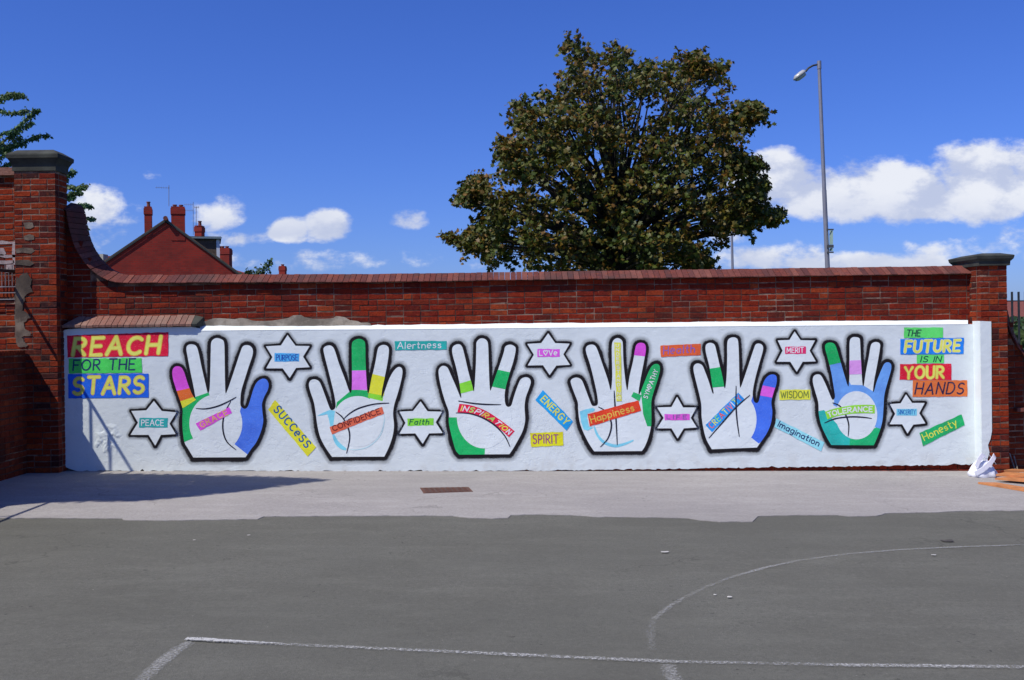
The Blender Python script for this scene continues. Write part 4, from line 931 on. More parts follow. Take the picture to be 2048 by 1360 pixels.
# light steel panel with pickets against the tall wall
pk = thing('picket_panel', (pl - .5, DU - .1, 1.8), 'pale metal picket panel on the tall wall beside the left pier', 'railing')
for i in range(9):
    x = pl - .02 - .045 * i; MB().tube([(x, DU - .07, W(15, 577, DU).z), (x, DU - .07, W(15, 533, DU).z + U(-.02, .02))], .006, 5).build('picket', M_pale, pk)
for v_ in (574, 586, 599): zz = W(15, v_, DU).z; MB().box(pl - .5, pl - .004, DU - .085, DU - .078, zz - .006, zz + .006).build('crossbar', M_pale, pk)

# ------------------------------------------------------------------ objects at the right
M_bag = plain('white_polythene', (0.80, 0.80, 0.84), 0.35, var=0.05, scale=30, bmp=0.3)
M_wood = plain('orange_pine', (0.52, 0.20, 0.065), 0.6, var=0.25, scale=9, bmp=0.3)
bc = G(1975, 957); yb = bc.y; sc = F / yb
from mathutils import noise as mnoise2
def bagmesh():
    # body outline with height rings, folded and crumpled
    rings = []; n = 44; prof = [(0, 1.0), (.03, 1.08), (.07, 1.06), (.11, .98), (.15, .88), (.19, .76), (.23, .62), (.26, .50), (.28, .34)]
    v = []; f = []
    for (h, k) in prof:
        for i in range(n):
            a = 2 * math.pi * i / n; q3 = Vector((math.cos(a), math.sin(a), h * 6)); w = 1 + .22 * mnoise2.noise(q3 * 1.9) + .20 * (abs(mnoise2.noise(q3 * 4.1)) - .2)
            v.append((bc.x + .155 * k * w * math.cos(a) - h * .03, yb + .11 + .10 * k * w * math.sin(a), gz(bc.x) + .007 + h * .72 + U(-.006, .006) * (h > 0)))
    for j in range(len(prof) - 1):
        for i in range(n): f.append((j * n + i, j * n + (i + 1) % n, (j + 1) * n + (i + 1) % n, (j + 1) * n + i))
    f.append(tuple(range((len(prof) - 1) * n, len(prof) * n)))
    return v, f
bag = thing('plastic_bag', bc, 'crumpled white plastic carrier bag with looped handles at the foot of the right pier', 'bag')
v, f = bagmesh(); mesh_obj('bag_body', v, f, M_bag, bag, smooth_=True)
def strap(pts, w, name, mat, parent):
    v, f = [], []
    for i, p in enumerate(pts):
        p = Vector(p); v += [p + Vector((-w * .3, 0, w * .5)), p + Vector((w * .3, 0, -w * .5)), p + Vector((w * .3, .012, -w * .5)), p + Vector((-w * .3, .012, w * .5))]
    for i in range(len(pts) - 1):
        for k in range(4): a = i * 4; f.append((a + k, a + (k + 1) % 4, a + 4 + (k + 1) % 4, a + 4 + k))
    f += [(0, 1, 2, 3), tuple(len(v) - 4 + k for k in (3, 2, 1, 0))]
    return mesh_obj(name, v, f, mat, parent)
g = gz(bc.x); by = yb
strap([(bc.x - .125, by + .02, g + .14), (bc.x - .09, by + .01, g + .23), (bc.x - .04, by + .03, g + .285), (bc.x + .01, by + .05, g + .26), (bc.x + .03, by + .05, g + .17)], .05, 'bag_handle', M_bag, bag)
strap([(bc.x - .145, by + .0, g + .06), (bc.x - .06, by - .012, g + .11), (bc.x + .04, by - .005, g + .19), (bc.x + .10, by + .02, g + .26), (bc.x + .12, by + .05, g + .275)], .05, 'bag_handle', M_bag, bag)
strap([(bc.x + .06, by + .08, g + .285), (bc.x + .09, by + .07, g + .24), (bc.x + .13, by + .06, g + .18)], .04, 'bag_handle', M_bag, bag)
# clear container
M_clear = plain('milky_clear_plastic', (0.45, 0.50, 0.52), 0.25, var=0.15, scale=30, bmp=0.2)
jc = G(2014, 948); j = thing('plastic_tub', (jc.x, jc.y + .25, jc.z), 'translucent grey plastic tub with a lid behind the white bag', 'tub')
v, f = [], []; n = 20; jy = jc.y + .25
for (h, r) in ((0, .078), (.02, .088), (.06, .09), (.065, .087), (.10, .09), (.125, .092), (.13, .100), (.145, .100), (.15, .09)):
    for i in range(n): a = 2 * math.pi * i / n; v.append((jc.x + r * math.cos(a), jy + r * .9 * math.sin(a), jc.z + .006 + h))
for q_ in range(8):
    for i in range(n): f.append((q_ * n + i, q_ * n + (i + 1) % n, (q_ + 1) * n + (i + 1) % n, (q_ + 1) * n + i))
f.append(tuple(8 * n + i for i in range(n))); mesh_obj('tub_body', v, f, M_clear, j, smooth_=False)
MB().tube([(jc.x - .03, jy, jc.z + .155), (jc.x - .03, jy, jc.z + .185), (jc.x - .01, jy, jc.z + .205), (jc.x + .02, jy, jc.z + .20), (jc.x + .03, jy, jc.z + .155)], .008, 6).build('lid_handle', M_iron, j)
# sticks leaning in the corner
for (a, b, l_) in (((2024, 940), (2019, 907), 'thin pale stick leaning on the wall right of the plastic tub'), ((2032, 941), (2028, 912), 'shorter pale stick leaning on the wall above the boards')):
    p0 = G(a[0], a[1] + 4); p0.y = DU - .25; p0.z = gz(p0.x) + .01; p1 = W(b[0], b[1], DU - .04)
    tag(MB().tube([p0, p1], .009, 6).build('stick', M_cement), l_, 'stick', 'sticks leaning in the right corner')
# boards
def board(pa, pb, w, th, lift, rot, label):
    a = Vector(pa); b = Vector(pb); d = (b - a).normalized(); nrm = Vector((-d.y, d.x, 0)).normalized(); up = Vector((0, 0, 1))
    v = []
    for p, cut in ((a, .12), (b, 0)):
        for (s_, u) in ((0, 0), (1, 0), (1, 1), (0, 1)): v.append(p + nrm * w * s_ + d * cut * s_ + up * (lift + th * u + rot * s_))
    tag(fixn(mesh_obj('wooden_board', v, [(0, 1, 2, 3), (7, 6, 5, 4), (0, 4, 5, 1), (1, 5, 6, 2), (2, 6, 7, 3), (3, 7, 4, 0)], M_wood)), label, 'board', 'orange boards stacked at the right edge')
p = G(1956, 969); p2 = G(2080, 990); board(p, p2, .16, .022, .008, 0, 'lowest orange pine board, nearest the camera at the right edge')
p = G(1990, 965); p2 = G(2110, 975); board(p, p2, .18, .022, .034, 0, 'middle orange pine board lying on the lowest one')
p = G(1992, 962); p2 = G(2120, 969); board(p, p2, .17, .024, .058, .012, 'top orange pine board beside the white bag')
p = G(2008, 958); p2 = G(2120, 962); board(p, p2, .12, .022, .090, .0, 'short upper orange board furthest back in the stack')
# small scraps on the ground
M_paper = plain('paper', (0.50, 0.48, 0.42), 0.8, var=0.1, scale=20)
def scrap(px, py, wd, label, mat=M_paper, h=.003):
    c = G(px, py, .009); k = 7; v = []; 
    for i in range(k): a = 2 * math.pi * i / k + U(-.3, .3); v.append(c + Vector((math.cos(a) * wd * U(.25, .55), math.sin(a) * wd * U(.2, .5), U(0, h))))
    v.append(c + Vector((0, 0, h))); tag(mesh_obj('litter_scrap', v, [(i, (i + 1) % k, k) for i in range(k)], mat), label, 'litter', 'pale scraps lying on the playground')
for a in ((1329, 1106, .085, 'cream paper scrap on the asphalt left of the long curved line'), (1867, 1112, .05, 'cream paper scrap just below the arc line near the right edge'), (1459, 1196, .05, 'small white scrap inside the arc line, lower right of its bend'),
          (1430, 1192, .03, 'tiny white scrap beside a slightly larger one inside the arc'), (1943, 957, .03, 'white crumb on the pale strip just left of the plastic bag'), (498, 1072, .04, 'white speck on asphalt near the strip edge, left of the drain cover'), (388, 1082, .035, 'white speck on asphalt left of the middle of the strip edge'),
          (908, 961, .03, 'small white scrap between drain cover and wall'), (1872, 1088, .001, None)):
    if a[3]: scrap(*a)
scrap(1896, 1083, .15, 'dark flat stain-brown leaf scrap lying just above the arc line', plain('dead_leaf', (0.07, 0.06, 0.05), 0.9, var=0.3), .001)
# weeds at the wall foot, right end
M_weed = plain('weed_green', (0.06, 0.14, 0.03), 0.8, var=0.4, scale=30)
wd_ = thing('weed', G(1945, 945), 'small green weed at the wall foot left of the white bag', 'weed'); v, f = [], []
for i in range(46):
    c = G(1946, 945) + Vector((U(-.05, .05), .22 + U(-.05, .05), 0)); a = U(0, 6.28); l_ = U(.05, .13); e = c + Vector((math.cos(a) * l_ * .5, math.sin(a) * l_ * .5, l_)); s_ = Vector((-math.sin(a), math.cos(a), 0)) * .008
    b = len(v); v += [c - s_, c + s_, e]; f.append((b, b + 1, b + 2))
mesh_obj('leaves', v, f, M_weed, wd_)

# ------------------------------------------------------------------ foliage
def leafmat(name, stops, rough=0.5, trans=0.25):
    m, t, b, l = newmat(name); b.inputs['Roughness'].default_value = rough; b.inputs['Specular IOR Level'].default_value = 0.3
    g_ = N(t, 'ShaderNodeNewGeometry'); c = ramp(t, g_.outputs['Random Per Island'], stops)
    c = mixc(t, math_(t, 'MULTIPLY', smooth(t, noise(t, 0.9, 3), .4, .65), .5), c, mixc(t, 1.0, c, (1.5, .8, .55), 'MULTIPLY'))
    l(c, b.inputs['Base Color'])
    tr = N(t, 'ShaderNodeBsdfTranslucent'); l(c, tr.inputs[0]); mxs = N(t, 'ShaderNodeMixShader'); mxs.inputs[0].default_value = trans
    out = [n for n in t.nodes if n.type == 'OUTPUT_MATERIAL'][0]; l(b.outputs[0], mxs.inputs[1]); l(tr.outputs[0], mxs.inputs[2]); l(mxs.outputs[0], out.inputs[0])
    return m
M_maple = leafmat('maple_leaves', [(0, (.036, .060, .009)), (.3, (.068, .098, .014)), (.55, (.105, .115, .016)), (.68, (.14, .078, .012)), (.78, (.048, .075, .015)), (.9, (.17, .10, .014)), (1, (.14, .17, .045))])
M_green = leafmat('green_leaves', [(0, (.018, .05, .022)), (.5, (.04, .09, .03)), (1, (.08, .13, .05))])
M_green2 = leafmat('fresh_green_leaves', [(0, (.05, .14, .07)), (.5, (.09, .20, .08)), (1, (.16, .26, .12))], trans=.35)
M_bark = plain('dark_bark', (0.035, 0.028, 0.02), 0.95, var=0.4, scale=8, bmp=0.6)
LEAF = np.array([(0, 0, 0), (.32, .12, .02), (.52, .05, .03), (.36, .42, .0), (.46, .72, .03), (.16, .66, .0), (0, 1.0, -.05), (-.16, .66, 0), (-.46, .72, .03), (-.36, .42, 0), (-.52, .05, .03), (-.32, .12, .02), (0, .45, .06)])
LEAFF = [(i, (i + 1) % 12, 12) for i in range(12)]
SLEAF = np.array([(0, 0, 0), (.32, .5, .05), (0, 1, 0), (-.32, .5, .05)]); SLEAFF = [(0, 1, 2), (0, 2, 3)]
def leaves(name, C, size, mat, parent, shape=LEAF, faces=LEAFF, droop=.6, seed=1, sunface=.0, kind='stuff'):
    r = np.random.RandomState(seed); n = len(C); C = np.asarray(C)
    d = r.normal(size=(n, 3)); d /= np.linalg.norm(d, axis=1)[:, None]; d[:, 2] = d[:, 2] * .5 - droop; d /= np.linalg.norm(d, axis=1)[:, None]     # tip direction
    nn = r.normal(size=(n, 3)) * .55 + np.array([-.12, -.35, .55]); x = np.cross(d, nn); x /= np.linalg.norm(x, axis=1)[:, None]; z = np.cross(x, d)
    s = size * r.uniform(.6, 1.25, n)[:, None, None]
    V = C[:, None, :] + s * (shape[None, :, 0:1] * x[:, None] + shape[None, :, 1:2] * d[:, None] + shape[None, :, 2:3] * z[:, None])
    k = len(shape); Fa = (np.array(faces)[None] + (np.arange(n) * k)[:, None, None]).reshape(-1, 3)
    V = V.reshape(-1, 3); c = V.mean(0); me = bpy.data.meshes.new(name)
    me.vertices.add(len(V)); me.vertices.foreach_set('co', (V - c).ravel()); me.loops.add(len(Fa) * 3); me.loops.foreach_set('vertex_index', Fa.ravel().astype(np.int32))
    me.polygons.add(len(Fa)); me.polygons.foreach_set('loop_start', np.arange(len(Fa), dtype=np.int32) * 3); me.polygons.foreach_set('loop_total', np.full(len(Fa), 3, dtype=np.int32))
    me.materials.append(mat); me.update(calc_edges=True); me.validate()
    o = bpy.data.objects.new(name, me); COL.objects.link(o); o.parent = parent; o.location = Vector(c) - worldloc(parent); return o

# the big maple
TD = 26.0
blobs = [(1155,105,30),(1170,155,52),(1118,205,42),(1095,235,30),(1230,110,30),(1240,165,55),(1300,150,45),(1368,140,38),(1395,122,24),(1428,148,30),(1350,200,66),(1420,215,50),(1445,265,46),(1490,228,22),(1512,214,12),(1045,222,32),(1062,262,36),(1100,285,46),(1025,330,38),(1065,345,56),(1140,300,66),(1220,255,76),(1300,285,76),(1380,295,66),(1440,335,44),(1478,322,20),(958,372,24),(948,398,22),(1000,400,44),(1060,420,64),(1140,395,74),(1230,375,84),(1320,385,76),(1400,400,52),(1455,400,30),(1500,382,22),(1518,370,12),(1480,430,32),(1520,422,22),(1550,436,11),(1432,448,42),(1488,450,16),(912,483,10),(935,482,16),(960,475,22),(990,470,40),(1000,512,36),(1070,490,56),(1150,490,66),(1240,480,76),(1320,480,58),(1375,500,42),(1400,524,24),(1200,545,56),(1300,535,56),(1000,445,36),(1100,545,46),(1380,545,30),(1020,300,22),(1500,330,10),(1180,230,50)]
tree = thing('maple_tree', W(1240, 690, TD), 'large dense maple with bronze green leaves behind the wall', 'tree'); tree.location.z = -.7
r = np.random.RandomState(4); C = []; mb = MB(); hub = W(1235, 560, TD); hub2 = W(1235, 400, TD)
ppm = F / TD
for (bx, by_, br_) in blobs:
    R = br_ / ppm * .80; cen = W(bx, by_, TD); dx = (bx - 1240) / 330; dz = (by_ - 320) / 260; maxd = 3.4 * math.sqrt(max(.02, 1 - min(.97, dx * dx * .8 + dz * dz * .45)))
    layers = max(1, int(round(maxd / max(.45, R) * .95)))
    for li in range(layers):
        oy = 0 if layers == 1 else (-maxd + 2 * maxd * (li + .5) / layers) + r.uniform(-.2, .2)
        cen = W(bx, by_, TD + oy); c = np.array([cen.x, cen.y, cen.z]) + r.normal(size=3) * .08; c[2] += (0 if layers == 1 else (dz - .3) * abs(oy) * .06)
        if oy < 1.8:
            st = Vector(hub).lerp(hub2, min(1, max(0, (560 - by_) / 420 * .8))); e = Vector(c); mid = st.lerp(e, .5) + Vector((r.uniform(-.2, .2), 0, r.uniform(.0, .3)))
            mb.tube([st, mid, e], [.05 + .02 * R, .03, .008], 5, False)
        if br_ < 48 or r.uniform() < .45:      # loose shoots sticking out of the lobe
            for _ in range(2):
                d = r.normal(size=3); d[1] *= .4; d /= np.linalg.norm(d); n_ = 8
                for q in range(n_): C.append(c + d * (R * .8 + .30 * q / n_) + np.array([0, 0, -.05 * (q / n_) ** 2]) + r.normal(size=(3, 3)) * .045)
        ns = int(14 * R * R / .25) if R > .3 else int(14 + 60 * R)
        for _ in range(min(ns, 80)):
            d = r.normal(size=3); d /= np.linalg.norm(d); rr = R * r.uniform(.25, 1.12); sc_ = c + d * rr * np.array([1, 1, .9])
            k = r.randint(5, 12); C.append(sc_ + r.normal(size=(k, 3)) * np.array([.085, .085, .06]))
C = np.concatenate(C); print('maple leaves', len(C))
leaves('crown', C, .115, M_maple, tree, seed=3)
mb.tube([W(1245, 700, TD), W(1242, 600, TD), W(1236, 500, TD), W(1225, 380, TD), W(1215, 250, TD), W(1195, 150, TD)], [.28, .24, .18, .13, .07, .03], 9)
mb.tube([W(1240, 590, TD), W(1300, 480, TD), W(1350, 350, TD), W(1390, 200, TD)], [.15, .12, .08, .03], 7); mb.tube([W(1238, 600, TD), W(1170, 480, TD), W(1100, 380, TD), W(1050, 300, TD)], [.14, .11, .07, .03], 7)
for (a, b) in (((1500, 465), (1400, 470)), ((912, 483), (1080, 500)), ((1548, 436), (1380, 470)), ((1515, 215), (1360, 300)), ((1518, 370), (1380, 420)), ((1045, 205), (1110, 330)), ((1155, 85), (1180, 240)), ((1235, 95), (1225, 250)), ((1395, 115), (1350, 260))):
    mb.tube([W(b[0], b[1], TD), W((a[0] + b[0]) / 2, (a[1] + b[1]) / 2 + 4, TD), W(a[0], a[1], TD)], [.05, .03, .008], 5, False)
mb.build('trunk', M_bark, tree, smooth_=True)

# feathery tree at the left, behind the pier
lt = thing('feathery_tree', W(-60, 700, 19), 'feathery green tree with drooping leaflets behind the left pier', 'tree'); lt.location.z = -.7
TL = 19.0; C = []; mb = MB(); r = np.random.RandomState(9)
brs = [[(-120, 330), (-40, 240), (10, 190), (45, 189)], [(-120, 300), (-30, 215), (0, 198), (30, 190), (47, 190)], [(-120, 380), (-20, 232), (20, 226), (55, 219)], [(-120, 400), (-10, 280), (30, 258), (60, 230), (76, 219)], [(-120, 400), (0, 290), (35, 262), (66, 243)],
       [(-100, 400), (0, 305), (20, 292), (42, 272)], [(-100, 380), (-5, 300), (40, 288), (70, 272), (97, 270)], [(-80, 380), (0, 336), (22, 326), (40, 330)], [(-80, 370), (0, 315), (20, 300)], [(90, 420), (120, 372), (140, 346)], [(60, 430), (110, 385), (135, 372), (155, 376), (174, 369)],
       [(70, 430), (120, 400), (140, 388), (160, 384)], [(60, 450), (130, 424), (150, 416), (165, 409), (182, 411)], [(60, 460), (130, 440), (160, 434), (186, 437)], [(60, 470), (140, 448), (158, 448), (172, 452)], [(-60, 420), (-20, 260), (-30, 200), (-60, 150)], [(80, 410), (128, 352), (148, 341)], [(70, 420), (130, 398), (146, 392)]]
for bq in brs:
    dz = r.uniform(-.5, .5); P = catmull(bq, 10); pts = [W(a, b, TL + dz) for a, b in P]; mb.tube(pts, [max(.006, .03 * (1 - i / len(pts))) for i in range(len(pts))], 5, False)
    for a, b in zip(pts[:-1], pts[1:]):
        for _ in range(12):
            p = a.lerp(b, r.uniform()); C.append(np.array(p) + r.normal(size=3) * np.array([.025, .04, .02]))
leaves('crown', C, .07, M_green2, lt, SLEAF, SLEAFF, droop=.9, seed=5)
mb.tube([W(-70, 740, TL), W(-65, 500, TL), W(-55, 300, TL), W(-50, 100, TL)], [.2, .16, .10, .04], 8); mb.tube([W(-65, 520, TL), W(20, 470, TL), W(70, 425, TL), W(110, 395, TL)], [.08, .06, .04, .02], 6)
mb.tube([W(-62, 420, TL), W(-100, 330, TL), W(-120, 300, TL)], [.06, .05, .03], 6); mb.tube([W(-64, 480, TL), W(-110, 410, TL), W(-120, 390, TL)], [.06, .05, .03], 6)
mb.build('trunk', M_bark, lt)

# shrub tops seen over the wall
sh = thing('garden_shrub', W(515, 700, 40), 'small green shrub top peeping over the wall between house and small chimney', 'shrub'); sh.location.z = -.7
C = []; D_ = 40.0
for (bx, by_, br_) in ((535, 527, 9), (531, 537, 9), (517, 541, 9), (500, 543, 8), (492, 544, 5), (540, 520, 5), (524, 548, 12), (505, 552, 14)):
    c = np.array(W(bx, by_, D_)); C.append(c + r.normal(size=(int(2.4 * br_ ** 1.4), 3)) * br_ / (F / D_) * .5)
leaves('crown', np.concatenate(C), .14, M_green, sh, SLEAF, SLEAFF, seed=8); MB().tube([W(518, 700, D_), W(515, 560, D_), W(530, 535, D_)], [.06, .04, .02], 6).build('stem', M_bark, sh)

# unseen tree added out of frame, its crown cut to cast the strip's shadow
M_caster = leafmat('shadow_caster_leaves', [(0, (.015, .03, .015)), (1, (.04, .06, .03))], trans=.05)
ce = thing('shadow_caster_tree', (-12.5, 5.0, gz(-12.5)), 'unseen tree added beyond the left edge to shade the pale strip', 'tree')
Hc = 6.0; off = Vector((S.x, S.y, 0)) / S.z * Hc
shp = [(650, 961), (560, 972), (480, 984), (380, 994), (280, 1002), (140, 1004), (20, 1008), (-250, 1010), (-250, 950), (100, 949), (240, 949), (360, 951), (480, 953.5), (590, 957)]
gp = [G(a, b) for a, b in shp]; gp2 = [(p.x + off.x, p.y + off.y) for p in gp]
XX = [p[0] for p in gp2]; YY = [p[1] for p in gp2]; C = []; rr_ = np.random.RandomState(2)
N_ = 26000; X = rr_.uniform(min(XX), max(XX), N_); Y = rr_.uniform(min(YY), max(YY), N_); D2 = sdf(gp2, X, Y); ok = D2 < rr_.uniform(-.04, .03, N_)
Z = gz(-4) + Hc + rr_.uniform(-.10, .10, N_)
leaves('crown', np.stack([X[ok], Y[ok], Z[ok]], 1), .11, M_caster, ce, SLEAF, SLEAFF, droop=.1, seed=6)
mb = MB(); mb.tube([(-12.5, 5, gz(-12.5)), (-12.4, 5.1, 3), (-12.2, 5.2, 6), (-12.2, 5.2, 9)], [.4, .33, .24, .1], 10); mb.tube([(-12.3, 5.15, 5.0), (-10.5, 6.3, 5.85), (-8, 8.2, 5.95), (-6.2, 9.0, 5.95)], [.14, .10, .06, .02], 7)
mb.build('trunk', M_bark, ce)

# ------------------------------------------------------------------ street lamp and far pole
M_pole = plain('grey_galvanised_steel', (0.24, 0.24, 0.28), 0.55, 0.3, var=0.1, scale=3)
M_dkm = plain('dark_grey_metal', (0.05, 0.055, 0.06), 0.6, 0.3, var=0.2, scale=5)
M_shade = plain('lamp_bowl', (0.42, 0.42, 0.40), 0.3, var=0.1, scale=10)
LD = 36.0; k = LD / F
la = thing('street_lamp', W(1656, 690, LD), 'tall grey street lamp post with bent arm standing behind the wall at the right', 'street lamp'); la.location.z = -.7
zb = W(1661, 700, LD)
MB().tube([W(1661, 690, LD), W(1655, 535, LD), W(1648.5, 380, LD)], [.088, .085, .078], 12).build('lower_pole', M_pole, la)
MB().tube([W(1648.5, 381, LD), W(1643, 250, LD), W(1638.5, 137, LD)], [.070, .066, .062], 12).build('upper_pole', M_pole, la)
MB().tube([W(1638.6, 138, LD), W(1638.2, 122, LD)], [.076, .076], 12).build('collar', M_pole, la)
MB().tube([W(1635, 129, LD), W(1626, 131, LD), W(1617, 136, LD), W(1611, 143, LD)], [.035, .035, .035, .04], 8).build('arm', M_dkm, la)
a_, b_ = W(1611, 143, LD), W(1589, 160, LD); d_ = (b_ - a_); n_ = Vector((0, 1, 0)); up_ = d_.cross(n_).normalized() * -1
if up_.z < 0: up_ = -up_
v, f = [], []; pr_ = [(0, .06, .05), (.12, .11, .075), (.35, .15, .085), (.8, .16, .08), (1.0, .10, .04)]
for (t, w_, h_) in pr_:
    c = a_ + d_ * t
    for q_ in range(10): an = 2 * math.pi * q_ / 10; v.append(c + n_ * w_ * math.cos(an) + up_ * h_ * (math.sin(an) if math.sin(an) > 0 else .25 * math.sin(an)) * 1.6)
for i in range(len(pr_) - 1):
    for q_ in range(10): f.append((i * 10 + q_, i * 10 + (q_ + 1) % 10, (i + 1) * 10 + (q_ + 1) % 10, (i + 1) * 10 + q_))
f += [tuple(range(9, -1, -1)), tuple(40 + q_ for q_ in range(10))]
lh = mesh_obj('lamp_head', v, f, M_shade, la, smooth_=True)
v2 = []; 
for (t, w_, h_) in pr_[1:]:
    c = a_ + d_ * (t * .92 + .02)
    for q_ in range(7): an = math.pi + math.pi * q_ / 6; v2.append(c + n_ * w_ * .85 * math.cos(an) + up_ * h_ * 1.25 * math.sin(an) - up_ * .025)
f2 = [(i * 7 + q_, i * 7 + q_ + 1, (i + 1) * 7 + q_ + 1, (i + 1) * 7 + q_) for i in range(3) for q_ in range(6)]
mesh_obj('lamp_bowl', v2, f2, M_clear, lh, smooth_=True)
# sign seen almost edge on, on brackets
sg = thing('post_sign', W(1663, 482, LD), 'narrow pale green sign panel bracketed to the street lamp post', 'sign')
M_sign = plain('pale_green_sign', (0.30, 0.42, 0.36), 0.5, var=0.05, bmp=0)
def qd(px, y0, y1, name, mat, par): 
    v = [W(px[0], px[1], y0), W(px[2], px[1], y1), W(px[2], px[3], y1), W(px[0], px[3], y0)]; v = v + [p + Vector((.0, .03, 0)) for p in v]
    return fixn(mesh_obj(name, v, [(0, 1, 2, 3), (7, 6, 5, 4), (0, 4, 5, 1), (1, 5, 6, 2), (2, 6, 7, 3), (3, 7, 4, 0)], mat, par))
qd((1659.5, 461, 1666, 489), LD - .02, LD - .3, 'sign_panel', M_sign, sg); qd((1659.5, 496, 1666, 502), LD - .02, LD - .3, 'sign_panel', M_sign, sg)
for v_ in (457.5, 489.5, 503): qd((1654, v_, 1667.5, v_ + (3 if v_ != 489.5 else 6)), LD - .1, LD - .32, 'bracket', M_dkm, sg)
fp = thing('far_lamp_post', W(1465, 690, 60), 'thin distant lamp post half hidden by the right side of the maple', 'street lamp'); fp.location.z = -.7
MB().tube([W(1466, 690, 60), W(1465, 537, 60), W(1462.5, 420, 60)], [.085, .08, .07], 8).build('pole', M_pole, fp); MB().tube([W(1462.5, 421, 60), W(1461, 338, 60)], [.06, .05], 8).build('upper_pole', M_pole, fp)

# ------------------------------------------------------------------ houses behind
def hbrick(name, c1, c2, mo, sc_=1.0):
    m, t, b, l = newmat(name); b.inputs['Roughness'].default_value = 0.9
    bt = N(t, 'ShaderNodeTexBrick'); bt.inputs['Color1'].default_value = c1 + (1,); bt.inputs['Color2'].default_value = c2 + (1,); bt.inputs['Mortar'].default_value = mo + (1,)
    bt.inputs['Scale'].default_value = 1; bt.inputs['Brick Width'].default_value = .225 * sc_; bt.inputs['Row Height'].default_value = .075 * sc_; bt.inputs['Mortar Size'].default_value = .008 * sc_; bt.inputs['Bias'].default_value = -.1
    cx = N(t, 'ShaderNodeSeparateXYZ'); l(pos(t), cx.inputs[0]); cm = N(t, 'ShaderNodeCombineXYZ'); l(math_(t, 'ADD', cx.outputs[0], cx.outputs[1]), cm.inputs[0]); l(cx.outputs[2], cm.inputs[1]); l(cm.outputs[0], bt.inputs['Vector'])
    c = mixc(t, math_(t, 'MULTIPLY', smooth(t, noise(t, 1.1, 5), .4, .7), .4), bt.outputs[0], (.10, .012, .008)); l(c, b.inputs['Base Color']); return m
M_hb = hbrick('house_brick', (.36, .020, .008), (.25, .014, .006), (.22, .04, .025), 1.6)
M_tile = plain('roof_tiles', (.11, .075, .05), .9, var=.4, scale=4, bmp=.5); M_fascia = plain('dark_fascia', (.03, .04, .035), .7); M_wht = plain('white_window_paint', (.7, .72, .74), .5, var=.05, bmp=0)
M_pot = plain('clay_pot', (.17, .05, .035), .85, var=.3, scale=9); M_glass = plain('window_glass', (.06, .09, .12), .1, var=.1, bmp=0)
HD = 55.0; hk = F / HD
ho = thing('brick_house', W(330, 700, HD), 'red brick gable end house with two chimneys and a dormer beyond the wall', 'house'); ho.location.z = -.7
def hx(px, py, d=HD): p = W(px, py, d); return (p.x, p.z)
gab = [hx(205, 534), hx(296, 464), hx(330, 441), hx(372, 468), hx(474, 545), hx(560, 610), hx(560, 700), hx(110, 700), hx(110, 607)]
g2 = [(x, z - .10) for x, z in gab[:6]] + gab[6:]
depth = 9.0
fixn(MB().prism([(x, max(z, -.75)) for x, z in g2], HD, HD + depth).build('gable_wall', M_hb, ho))
def roofslope(a, b, th=.08, y0=HD - .05, y1=HD + depth + .2, name='roof', mat=M_tile):
    dx, dz = b[0] - a[0], b[1] - a[1]; l_ = math.hypot(dx, dz); nx, nz = -dz / l_ * th, dx / l_ * th
    if nz < 0: nx, nz = -nx, -nz
    return fixn(MB().prism([a, b, (b[0] + nx, b[1] + nz), (a[0] + nx, a[1] + nz)], y0, y1).build(name, mat, ho))
ap = hx(331, 440); el_, er = hx(110, 607), hx(560, 610)
ra1 = roofslope(el_, (ap[0] - .003, ap[1] - .02)); ra2 = roofslope((ap[0] + .003, ap[1] - .02), er)
for (a, b) in ((el_, ap), (ap, er)):
    dx, dz = b[0] - a[0], b[1] - a[1]; roofslope((a[0], a[1] - .09), (b[0], b[1] - .09), .07, HD - .08, HD - .055, 'bargeboard', M_fascia)
MB().tube([Vector((ap[0], HD - .25, ap[1] + .08)), Vector((ap[0], HD + depth, ap[1] + .08))], .13, 8).build('ridge_tile', M_pot, ho)
def chimney(x0, x1, yt, yb_, d, pots, parent, potw=.13, dep=.7, name='chimney'):
    a, b = W(x0, yt, d), W(x1, yb_, d); mb = MB().box(a.x, b.x, d - .02, d + dep, b.z, a.z); h = a.z
    mb.box(a.x - .03, b.x + .03, d - .05, d + dep + .03, h - .42, h - .10)
    ch = mb.build(name, M_hb, parent)
    for (px, top) in pots:
        p = W(px, yt, d); t = W(px, top, d); MB().tube([Vector((p.x, d + dep / 2, h - .01)), Vector((p.x, d + dep / 2, t.z - .05)), Vector((p.x, d + dep / 2, t.z - .05)), Vector((p.x, d + dep / 2, t.z))], [potw, potw * .85, potw * 1.15, potw * 1.1], 10).build('chimney_pot', M_pot, ch)
    return ch
chimney(290.5, 305, 414, 475, HD, [(298, 403)], ho, .10); chimney(341, 368, 412, 480, HD, [(348, 407), (360, 407)], ho, .11)
